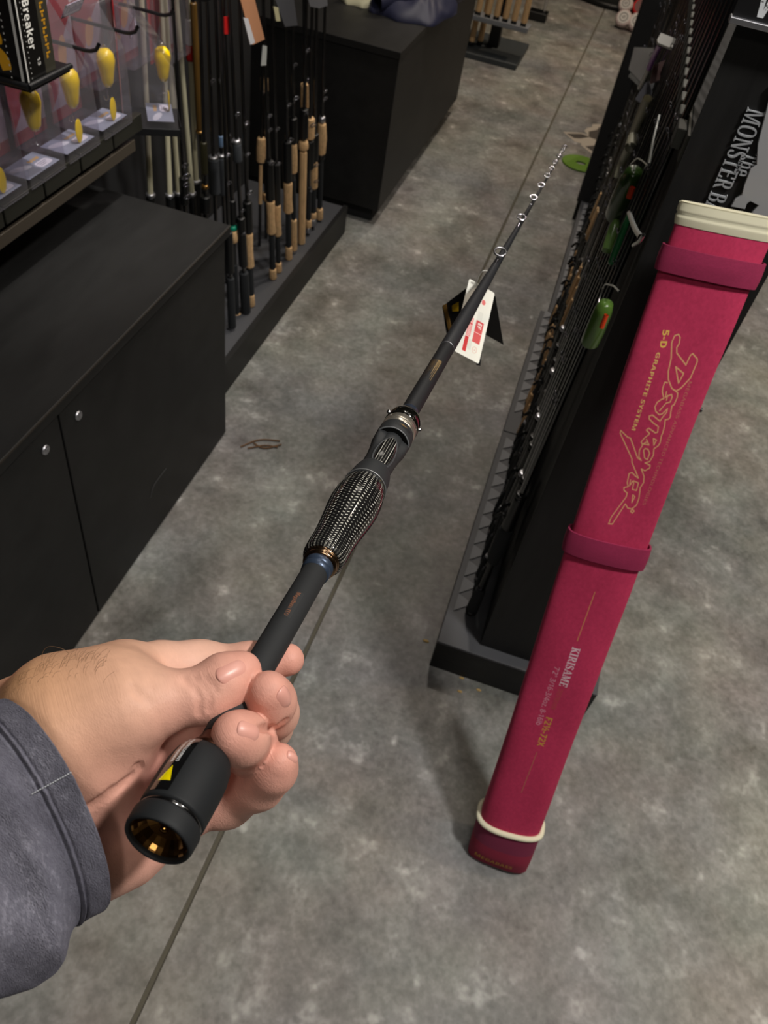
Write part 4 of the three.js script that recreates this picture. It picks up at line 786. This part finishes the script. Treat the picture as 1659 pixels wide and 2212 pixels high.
  [[1073, 0.007], [1121, 0.006], [1148, 0.0056], [1165, 0.0054], [1178, 0.0052], [1188, 0.005], [1196, 0.005], [1204, 0.005], [1211, 0.005], [1216, 0.005]].forEach(([x, sz], i) => {
    const s = tAt(x); part(t, 'line_guide', guideGeo(s, sz, 0.0045 * Math.max(0.25, 1 - s / 2)).rotateY(ya), std(0xcfcfd6, 0.15, { metalness: 1 }));
  });
  part(t, 'tip_guide', new THREE.TorusGeometry(0.004, 0.001, 8, 16).translate(0, 1.953, 0.003), M.ring);
}
// cards hanging from the rod
{
  const dC = 0.95;
  const tex = canvasTex(256, 640, (g, w, h) => {
    g.fillStyle = '#e6e7de'; g.fillRect(0, 0, w, h);
    g.fillStyle = '#dd6b6b'; g.beginPath(); g.ellipse(176, 130, 18, 22, 0, 0, 7); g.fill(); g.fillStyle = '#d98080'; g.fillRect(96, 110, 20, 34);
    g.strokeStyle = '#3a3d3a'; g.lineWidth = 4; g.beginPath(); g.moveTo(38, 210); g.lineTo(50, 150); g.lineTo(58, 230); g.moveTo(40, 280); g.lineTo(70, 230); g.lineTo(44, 320); g.stroke();
    g.fillStyle = '#bfc3bc'; for (let i = 0; i < 7; i++) { g.fillRect(150 + i * 7, 220, 2, 80); g.fillRect(120 + i * 5, 480, 2, 90); }
    g.fillStyle = '#d0464a'; g.fillRect(150, 300, 72, 190); g.fillStyle = '#f3d9d6'; g.fillRect(150, 402, 72, 4); g.font = 'bold 50px sans-serif'; g.save(); g.translate(170, 312); g.rotate(Math.PI / 2); g.fillStyle = '#f6efe9'; g.fillText('EF', 0, 0); g.restore();
    g.fillStyle = '#c40d1c'; g.fillRect(82, 470, 34, 130); g.fillStyle = '#e88d8d'; g.fillRect(84, 300, 40, 165); g.fillStyle = '#e7dcd4'; for (let y = 310; y < 460; y += 14) g.fillRect(92, y, 24, 5); g.fillStyle = '#c93040'; g.fillRect(90, 350, 34, 10);
    g.strokeStyle = '#d99a8c'; g.lineWidth = 3; g.beginPath(); g.ellipse(190, 550, 20, 26, 0, 0, 7); g.stroke(); g.font = '26px serif'; g.fillStyle = '#d99a8c'; g.fillText('a', 184, 558);
  });
  // it swings on its loop: the face leans up towards the lamps
  const tl = at(1013, 602, dC), bl = at(976, 756, dC - 0.03), ey = tl.clone().sub(bl), h = ey.length(); ey.normalize();
  const dR = ray(1068, 634), tr = dR.multiplyScalar(tl.clone().sub(EYE).dot(ey) / dR.dot(ey)).add(EYE), ex = tr.clone().sub(tl), w = ex.length(); ex.normalize();
  const ez = ex.clone().cross(ey), c = tl.clone().addScaledVector(ex, w / 2).addScaledVector(ey, -h / 2);
  const t = thing('price_card', 'white price card with red print hanging from the held rod', 'tag', c);
  t.quaternion.setFromRotationMatrix(new THREE.Matrix4().makeBasis(ex, ey, ez));
  const q = 0.0028, sh = new THREE.Shape(); sh.moveTo(-w / 2 + q, -h / 2); sh.lineTo(w / 2 - q, -h / 2); sh.quadraticCurveTo(w / 2, -h / 2, w / 2, -h / 2 + q); sh.lineTo(w / 2, h / 2 - q); sh.quadraticCurveTo(w / 2, h / 2, w / 2 - q, h / 2); sh.lineTo(-w / 2 + q, h / 2); sh.quadraticCurveTo(-w / 2, h / 2, -w / 2, h / 2 - q); sh.lineTo(-w / 2, -h / 2 + q); sh.quadraticCurveTo(-w / 2, -h / 2, -w / 2 + q, -h / 2);
  const g = new THREE.ExtrudeGeometry(sh, { depth: 0.0008, bevelEnabled: false }), uv = g.attributes.uv, p = g.attributes.position;
  for (let i = 0; i < uv.count; i++) uv.setXY(i, p.getX(i) / w + 0.5, p.getY(i) / h + 0.5);
  part(t, 'card', g, [phys(0xffffff, 0.4, { map: tex }), M.white]);
  // black folded card behind it
  const k = thing('folded_card', 'black folded card with a gold edge hanging behind the white price card', 'tag', at(1010, 690, dC + 0.05));
  const leaf = (n, px, mat, lab) => world(k, n, slab(px.map(([x, y, d]) => at(x, y, d + 0.03)), 0.001), mat, lab);
  leaf('front_leaf', [[954, 662, dC + 0.07], [1004, 624, dC + 0.035], [1004, 742, dC + 0.06], [972, 738, dC + 0.085]], phys(0x141414, 0.4), 'black leaf');
  leaf('back_leaf', [[1062, 638, dC + 0.045], [1069, 642, dC + 0.045], [1090, 740, dC + 0.09], [1046, 722, dC + 0.085], [1040, 660, dC + 0.06]], phys(0x161413, 0.4), 'black leaf');
  leaf('lower_leaf', [[1040, 730, dC + 0.085], [1046, 726, dC + 0.085], [1037, 790, dC + 0.1], [1027, 788, dC + 0.1]], phys(0x0c0c0c, 0.4));
  leaf('gold_edge', [[956, 659, dC + 0.066], [963, 657, dC + 0.063], [975, 712, dC + 0.07], [970, 716, dC + 0.074]], std(0x8d6a35, 0.35, { metalness: 0.5 }), 'gold edge line');
  leaf('gold_mark', [[976, 660, dC + 0.05], [990, 652, dC + 0.045], [989, 672, dC + 0.047], [978, 673, dC + 0.053]], std(0xb59016, 0.35, { metalness: 0.4 }), 'gold emblem');
  const l = thing('tag_cord', 'thin clear loop tying the cards to the held rod', 'cord', at(1045, 615, 0.93));
  part(l, 'loop', tube([at(1040, 632, 0.965), at(1030, 612, 0.95), at(1044, 585, 0.93), at(1062, 592, 0.94), at(1050, 625, 0.96)].map((v) => v.sub(l.position)), 0.0006, 40, 6, true), phys(0xc9c9c4, 0.3));
}
// ------------------------------------------------------------------ the person: hand and sleeve
{
  const t = thing('person', 'outstretched arm in a slate grey sleeve, bare hand pinching the black rod', 'person', at(100, 1740, 0.335));
  const J = (x, y, d, r) => ({ p: at(x, y, d), r: r * d / F });
  const cap = (a, b) => ({ a: a.p, b: b.p, ra: a.r, rb: b.r, d: b.p.clone().sub(a.p), l2: b.p.distanceToSquared(a.p) });
  const W0 = J(-150, 1800, 0.35, 150), W1 = J(95, 1690, 0.352, 140);
  const palmJ = [J(50, 1575, 0.364, 100), J(140, 1538, 0.345, 116), J(240, 1495, 0.345, 84)];
  const iM = J(270, 1464, 0.362, 60), mM = J(340, 1545, 0.374, 62), rM = J(365, 1640, 0.372, 62), pM = J(380, 1742, 0.362, 58);
  const heel = [J(150, 1845, 0.343, 108), J(270, 1805, 0.35, 90)];
  const palmBones = [cap(W0, W1), cap(W1, palmJ[0]), cap(palmJ[0], palmJ[1]), cap(palmJ[1], palmJ[2]), cap(palmJ[2], iM), cap(W1, J(250, 1640, 0.368, 80)), cap(J(250, 1640, 0.368, 80), mM), cap(J(250, 1660, 0.368, 80), rM), cap(W1, heel[0]), cap(heel[0], heel[1]), cap(heel[1], pM), cap(iM, mM), cap(mM, rM), cap(rM, pM)];
  // thenar mound and thumb
  const th = [J(170, 1585, 0.332, 118), J(285, 1533, 0.334, 82), J(345, 1516, 0.336, 63), J(452, 1500, 0.339, 57), J(492, 1466, 0.341, 52), J(527, 1446, 0.3435, 36)];
  const thumbRoot = [cap(th[0], th[1]), cap(th[1], th[2]), cap(J(130, 1650, 0.342, 110), J(222, 1648, 0.339, 84)), cap(J(222, 1640, 0.339, 84), J(268, 1604, 0.339, 52))], thumb = [cap(th[2], th[3]), cap(th[3], th[4]), cap(th[4], th[5])];
  const chain = (list) => list.slice(1).map((q, i) => cap(list[i], q));
  const index = chain([iM, J(345, 1449, 0.372, 56), J(430, 1437, 0.381, 46), J(545, 1434, 0.383, 40), J(622, 1425, 0.383, 35)]);
  const middle = chain([mM, J(500, 1556, 0.398, 48), J(575, 1566, 0.385, 50), J(590, 1540, 0.366, 47), J(585, 1515, 0.345, 46), J(580, 1492, 0.337, 42)]);
  const ring = chain([rM, J(495, 1655, 0.388, 52), J(532, 1640, 0.37, 50), J(540, 1614, 0.345, 51), J(522, 1596, 0.327, 50), J(505, 1586, 0.32, 45)]);
  const pinky = chain([pM, J(490, 1730, 0.366, 49), J(560, 1694, 0.354, 46), J(592, 1662, 0.344, 42), J(605, 1642, 0.339, 33)]);
  const tmp = V(0, 0, 0);
  const dist = (p, c) => { tmp.copy(p).sub(c.a); let h = tmp.dot(c.d) / c.l2; h = h < 0 ? 0 : h > 1 ? 1 : h; return tmp.addScaledVector(c.d, -h).length() - (c.ra + (c.rb - c.ra) * h); };
  const smin = (a, b, k) => { const h = Math.max(k - Math.abs(a - b), 0) / k; return Math.min(a, b) - h * h * k * 0.25; };
  const fold = (p, l, k) => { let d = 1; for (const c of l) d = smin(d, dist(p, c), k); return d; };
  const smooth = (p) => {
    const palm = fold(p, palmBones, 0.014), tr = fold(p, thumbRoot, 0.012);
    let body = smin(palm, tr, 0.014);
    for (const c of [index[0], middle[0], ring[0], pinky[0]]) body = smin(body, dist(p, c), 0.008);
    let d = smin(body, fold(p, [thumbRoot[1], ...thumb], 0.007), 0.002);
    for (const l of [index, middle, ring, pinky]) d = smin(d, fold(p, l, 0.009), 0.0006);
    return d;
  };
  const hit = (x, y, from = 0.24) => { const r = ray(x, y), n = r.length(); let k = from; for (let i = 0; i < 80; i++) { const e = smooth(r.clone().multiplyScalar(k).add(EYE)); if (e < 0.0001) break; k += e / n * 0.9; } return k; };
  // creases: shallow furrows laid on the skin where the photograph shows them
  const furrow = (px, deep, r) => { const q = px.map(([x, y]) => { const d = ray(x, y); return { p: d.clone().multiplyScalar(hit(x, y) - (r - deep) / d.length()).add(EYE), r }; }); return q.slice(1).map((b, i) => cap(q[i], b)); };
  const furrows = [
    ...furrow([[398, 1464], [420, 1484], [432, 1512], [430, 1545]], 0.0007, 0.0022), ...furrow([[418, 1462], [440, 1480], [452, 1505], [450, 1535]], 0.0006, 0.002), ...furrow([[440, 1462], [458, 1478], [466, 1496]], 0.0005, 0.002),
    ...furrow([[288, 1684], [272, 1698], [245, 1716], [196, 1750]], 0.0012, 0.003),
    
    ...furrow([[300, 1660], [345, 1700], [380, 1760]], 0.0006, 0.0026), ...furrow([[286, 1478], [300, 1496], [322, 1512]], 0.0005, 0.003),
    ...furrow([[565, 1572], [590, 1578], [618, 1560]], 0.0006, 0.002),
  ];
  const skin = (p) => {
    let d = smooth(p);
    if (d < 0.004 && d > -0.004) for (const c of furrows) { const e = -dist(p, c); d = -smin(-d, -e, 0.0012); }
    return d;
  };
  // mesh it in a box that follows the camera-independent arm axis
  const all = [...palmBones, ...thumbRoot, ...thumb, ...index, ...middle, ...ring, ...pinky], bb = new THREE.Box3();
  all.forEach((c) => { for (const [q, r] of [[c.a, c.ra], [c.b, c.rb]]) { bb.expandByPoint(q.clone().addScalar(r + 0.004)); bb.expandByPoint(q.clone().addScalar(-r - 0.004)); } });
  const ctr = bb.getCenter(V(0, 0, 0)), sz = bb.getSize(V(0, 0, 0)), half = Math.max(sz.x, sz.y, sz.z) / 2 * 1.03, res = 150;
  const mc = new MarchingCubes(res, new THREE.MeshBasicMaterial(), false, false, 260000);
  mc.isolation = 0;
  const p = V(0, 0, 0), step = (2 * half) / res;
  for (let k = 0; k < res; k++) for (let j = 0; j < res; j++) for (let i = 0; i < res; i++) {
    p.set(ctr.x + ((i - res / 2) / (res / 2)) * half, ctr.y + ((j - res / 2) / (res / 2)) * half, ctr.z + ((k - res / 2) / (res / 2)) * half);
    let f0; if (p.x < bb.min.x || p.y < bb.min.y || p.z < bb.min.z || p.x > bb.max.x || p.y > bb.max.y || p.z > bb.max.z) f0 = 0.02; else f0 = skin(p);
    mc.field[i + j * res + k * res * res] = -f0;
  }
  mc.update();
  let g = new THREE.BufferGeometry();
  const n = mc.count ?? mc.geometry.drawRange.count, pos = new Float32Array(n * 3);
  for (let i = 0; i < n * 3; i += 3) { pos[i] = mc.positionArray[i] * half + ctr.x; pos[i + 1] = mc.positionArray[i + 1] * half + ctr.y; pos[i + 2] = mc.positionArray[i + 2] * half + ctr.z; }
  g.setAttribute('position', new THREE.BufferAttribute(pos, 3));
  g = mergeVertices(g, 1e-6); g.computeVertexNormals();
  // skin tone: warmer tan at the wrist's back, pink at palm and fingertips, slight mottling
  const P = g.attributes.position, col = new Float32Array(P.count * 3), C = (h) => new THREE.Color(h);
  const tan = C(0xc4946a), pale = C(0xd9ac98), pink = C(0xcf8b80), rose = C(0xca7d72), out = C(0);
  const tipsP = [index.at(-1).b, middle.at(-1).b, ring.at(-1).b, pinky.at(-1).b, thumb.at(-1).b];
  const upw = V(0, 1, 0).applyQuaternion(camera.quaternion), rgt = V(1, 0, 0).applyQuaternion(camera.quaternion);
  const wr = at(30, 1470, 0.33), pc = at(330, 1700, 0.35);
  const ns = (x, y, z) => Math.sin(x * 410 + Math.sin(y * 330) * 1.7) * Math.sin(y * 370 + Math.sin(z * 290) * 1.9) * Math.sin(z * 430 + Math.sin(x * 250));
  for (let i = 0; i < P.count; i++) {
    p.fromBufferAttribute(P, i);
    const dw = p.distanceTo(wr), dp = p.distanceTo(pc); let dt = 1; for (const q of tipsP) dt = Math.min(dt, p.distanceTo(q));
    out.copy(pale).lerp(tan, Math.max(0, 1 - dw / 0.075) * 0.95).lerp(pink, Math.max(0, 1 - dp / 0.06) * 0.85).lerp(rose, Math.max(0, 1 - dt / 0.036) * 0.6);
    const m = 1 + 0.05 * ns(p.x, p.y, p.z) + 0.03 * ns(p.x * 3, p.y * 3, p.z * 3);
    col[i * 3] = out.r * m; col[i * 3 + 1] = out.g * m; col[i * 3 + 2] = out.b * m;
  }
  g.setAttribute('color', new THREE.BufferAttribute(col, 3));
  const ax1 = at(300, 1500, 0.34).sub(at(60, 1650, 0.34)).normalize(), ax2 = V(0, 1, 0).addScaledVector(ax1, -ax1.y).normalize(), huv = new Float32Array(P.count * 2);
  for (let i = 0; i < P.count; i++) { p.fromBufferAttribute(P, i); huv[i * 2] = p.dot(ax1) / 0.035; huv[i * 2 + 1] = p.dot(ax2) / 0.035; }
  g.setAttribute('uv', new THREE.BufferAttribute(huv, 2));
  const pores = dataTex(512, (i) => { const v = clamp8(fabricN[i] * 150 + fabricB[i] * 110); return [v, v, v]; }, false);
  world(t, 'hand', g, phys(0xffffff, 0.5, { vertexColors: true, bumpMap: pores, bumpScale: 0.0002, specularIntensity: 0.5, sheen: 0.25, sheenColor: new THREE.Color(0xd98870), sheenRoughness: 0.5 }), 'bare left hand, thumb over fingers');
  // nails: curved plates set on the last joints
  const nailM = phys(0xd79c8e, 0.42, { clearcoat: 0.25, clearcoatRoughness: 0.3 });
  const grad = (q) => { const e = 0.0004, g0 = smooth(q); return V(smooth(q.clone().add(V(e, 0, 0))) - g0, smooth(q.clone().add(V(0, e, 0))) - g0, smooth(q.clone().add(V(0, 0, e))) - g0).normalize(); };
  const nail = (x, y, axis, w, l, lift = 0) => {
    const d = ray(x, y), q = d.multiplyScalar(hit(x, y)).add(EYE), nn = grad(q), a = V(...axis).applyQuaternion(camera.quaternion); a.addScaledVector(nn, -a.dot(nn)).normalize();
    const g0 = new THREE.SphereGeometry(1, 28, 18), pp = g0.attributes.position;
    for (let i = 0; i < pp.count; i++) { const X = pp.getX(i), Y = pp.getY(i), Z = pp.getZ(i), k = Math.pow(Math.abs(Y), 0.8) * Math.sign(Y); pp.setXYZ(i, X * w, k * l, Z * 0.0011 - (X * X) * w * 0.42 - Y * Y * l * 0.1); }
    g0.computeVertexNormals();
    g0.applyMatrix4(new THREE.Matrix4().makeBasis(a.clone().cross(nn), a, nn).setPosition(q.addScaledVector(nn, -0.0003 + lift)));
    world(t, 'fingernail', g0, nailM);
  };
  nail(502, 1448, [0.8, 0.5, -0.1], 0.0052, 0.0068, -0.0002);
  nail(540, 1578, [0.3, 0.5, 0.8], 0.0044, 0.0054, -0.0002);
  nail(618, 1508, [0.1, 0.6, 0.8], 0.0044, 0.0056);
  nail(634, 1634, [0.1, 0.7, 0.7], 0.0027, 0.0034);
  // fine hair at the wrist
  const hairs = [];
  for (let i = 0; i < 70; i++) {
    const u = Math.pow(rnd(), 0.8), x = u * 235 - 4, edge = x < 120 ? 1492 - x * 0.62 : 1420, y = edge + 4 + rr(0, 1) * rr(0, 62), r0 = ray(x, y), q = r0.multiplyScalar(hit(x, y)).add(EYE), nn = grad(q);
    const dir = ray(x + rr(8, 30), y - rr(4, 22)).sub(ray(x, y)).multiplyScalar(0.33).addScaledVector(nn, 0.0022);
    hairs.push(tube([q.clone().addScaledVector(nn, -0.0003), q.clone().addScaledVector(dir, 0.5).addScaledVector(nn, 0.0008), q.clone().add(dir).addScaledVector(nn, -0.0004)], 0.00004, 6, 4));
  }
  hairs.push(tube([at(91, 1427, 0.335), at(92, 1410, 0.334), at(102, 1398, 0.333), at(118, 1397, 0.333), at(140, 1404, 0.333), at(148, 1411, 0.334)], 0.0001, 20, 4));
  const hm = world(t, 'arm_hair', merge(hairs), std(0x6b5036, 0.6)); hm.userData.kind = 'stuff';
  // sleeve
  const path = new THREE.CatmullRomCurve3([at(105, 1735, 0.335), at(45, 1768, 0.335), at(-40, 1815, 0.334), at(-250, 1930, 0.325), at(-750, 2180, 0.30)]);
  path.arcLengthDivisions = 600; const LEN = path.getLength(), cen = (s) => path.getPointAt(Math.min(1, s));
  const A0 = at(5, 1508, 0.32).sub(at(105, 1735, 0.335)), A1 = at(105, 1735, 0.335).sub(at(207, 1966, 0.333)), B0 = at(192, 1742, 0.294).sub(at(105, 1735, 0.335));
  const NS = 220, NA = 180, sp = [], su = [], si = [];
  const edge = (s, s0, w) => Math.exp(-((s - s0) ** 2) / (w * w));
  for (let j = 0; j <= NS; j++) for (let i = 0; i <= NA; i++) {
    const s = Math.pow(j / NS, 1.6), a = i / NA * Math.PI * 2, c = cen(s), q = s * LEN * 1000;   // q: millimetres from the rim
    const st8 = (v, e0, e1) => { const x = Math.max(0, Math.min(1, (v - e0) / (e1 - e0))); return x * x * (3 - 2 * x); };
    let k = 1.0 - 0.03 * Math.max(0, 1 - q / 0.8);
    k += 0.012 * Math.sin(a * 3 + 1) * st8(q, 0, 8);
    k -= 0.02 * edge(q, 11.2, 0.5) + 0.024 * edge(q, 13.6, 0.55) - 0.012 * edge(q, 12.4, 0.7);   // twin hem stitching
    const low = 0.5 + 0.5 * Math.cos(a - Math.PI * 0.98);                                       // the underside hangs fuller
    k += st8(q, 14, 30) * (0.05 + 0.16 * low) + st8(q, 30, 70) * 0.05;
    const fo = st8(q, 16, 34);
    k += fo * (0.035 * Math.sin(a * 4 + q * 0.07 + 2) + 0.03 * Math.sin(a * 2.0 - q * 0.13 + 0.8 * Math.sin(a * 3)) + 0.012 * Math.sin(a * 9 + q * 0.2));
    k += 0.004 * Math.sin(a * 13 + q * 0.4) * Math.sin(q * 0.31 + a * 3);
    k += 0.014 * edge(a, 1.32, 0.03) - 0.01 * edge(a, 1.25, 0.02);                              // lengthwise seam
    const v = c.addScaledVector(Math.cos(a) > 0 ? A0 : A1, Math.cos(a) * k).addScaledVector(B0, Math.sin(a) * k);
    sp.push(v.x, v.y, v.z); su.push(a / 6.2832 * 2.4, s * 2.2);
  }
  for (let j = 0; j < NS; j++) for (let i = 0; i < NA; i++) { const q = j * (NA + 1) + i; si.push(q, q + 1, q + NA + 1, q + 1, q + NA + 2, q + NA + 1); }
  const sg = new THREE.BufferGeometry(); sg.setAttribute('position', new THREE.Float32BufferAttribute(sp, 3)); sg.setAttribute('uv', new THREE.Float32BufferAttribute(su, 2)); sg.setIndex(si); sg.computeVertexNormals();
  const sn = dataTex(512, (i) => { const b = (fabricB[i] - 0.5) * 46, f2 = (fabricN[i] - 0.5) * 26, pale2 = Math.max(0, fabricB[i] * 0.5 + fabricN[i] * 0.5 - 0.6) * 130; const v = 100 + b + f2 + pale2; return [clamp8(v), clamp8(v - 1), clamp8(v + 11)]; });
  const fine = dataTex(512, (i) => { const v = clamp8(fabricN[i] * 255); return [v, v, v]; }, false); fine.repeat.set(3, 3);
  const fab = phys(0xffffff, 0.95, { map: sn, bumpMap: fine, bumpScale: 0.0005, sheen: 0.3, sheenColor: new THREE.Color(0x8f8fa8), sheenRoughness: 0.6, side: THREE.DoubleSide });
  world(t, 'sleeve', sg, fab, 'slate grey brushed fabric sleeve');
  // stitches on the cross seam and hem
  const st = [];
  const surf = (s, a, k) => cen(s).addScaledVector(A0, Math.cos(a) * k).addScaledVector(B0, Math.sin(a) * k);
  for (let i = 0; i < 16; i++) { const s = (0.6 + i * 1.05) / (LEN * 1000), e = 0.75 / (LEN * 1000); st.push(tube([surf(s, 1.27, 1.008), surf(s + e / 2, 1.27, 1.016), surf(s + e, 1.27, 1.008)], 0.00028, 6, 5)); }
  world(t, 'seam_stitches', merge(st), std(0xb5b8bd, 0.8), 'pale seam stitching');
}



renderer.render(scene, camera);
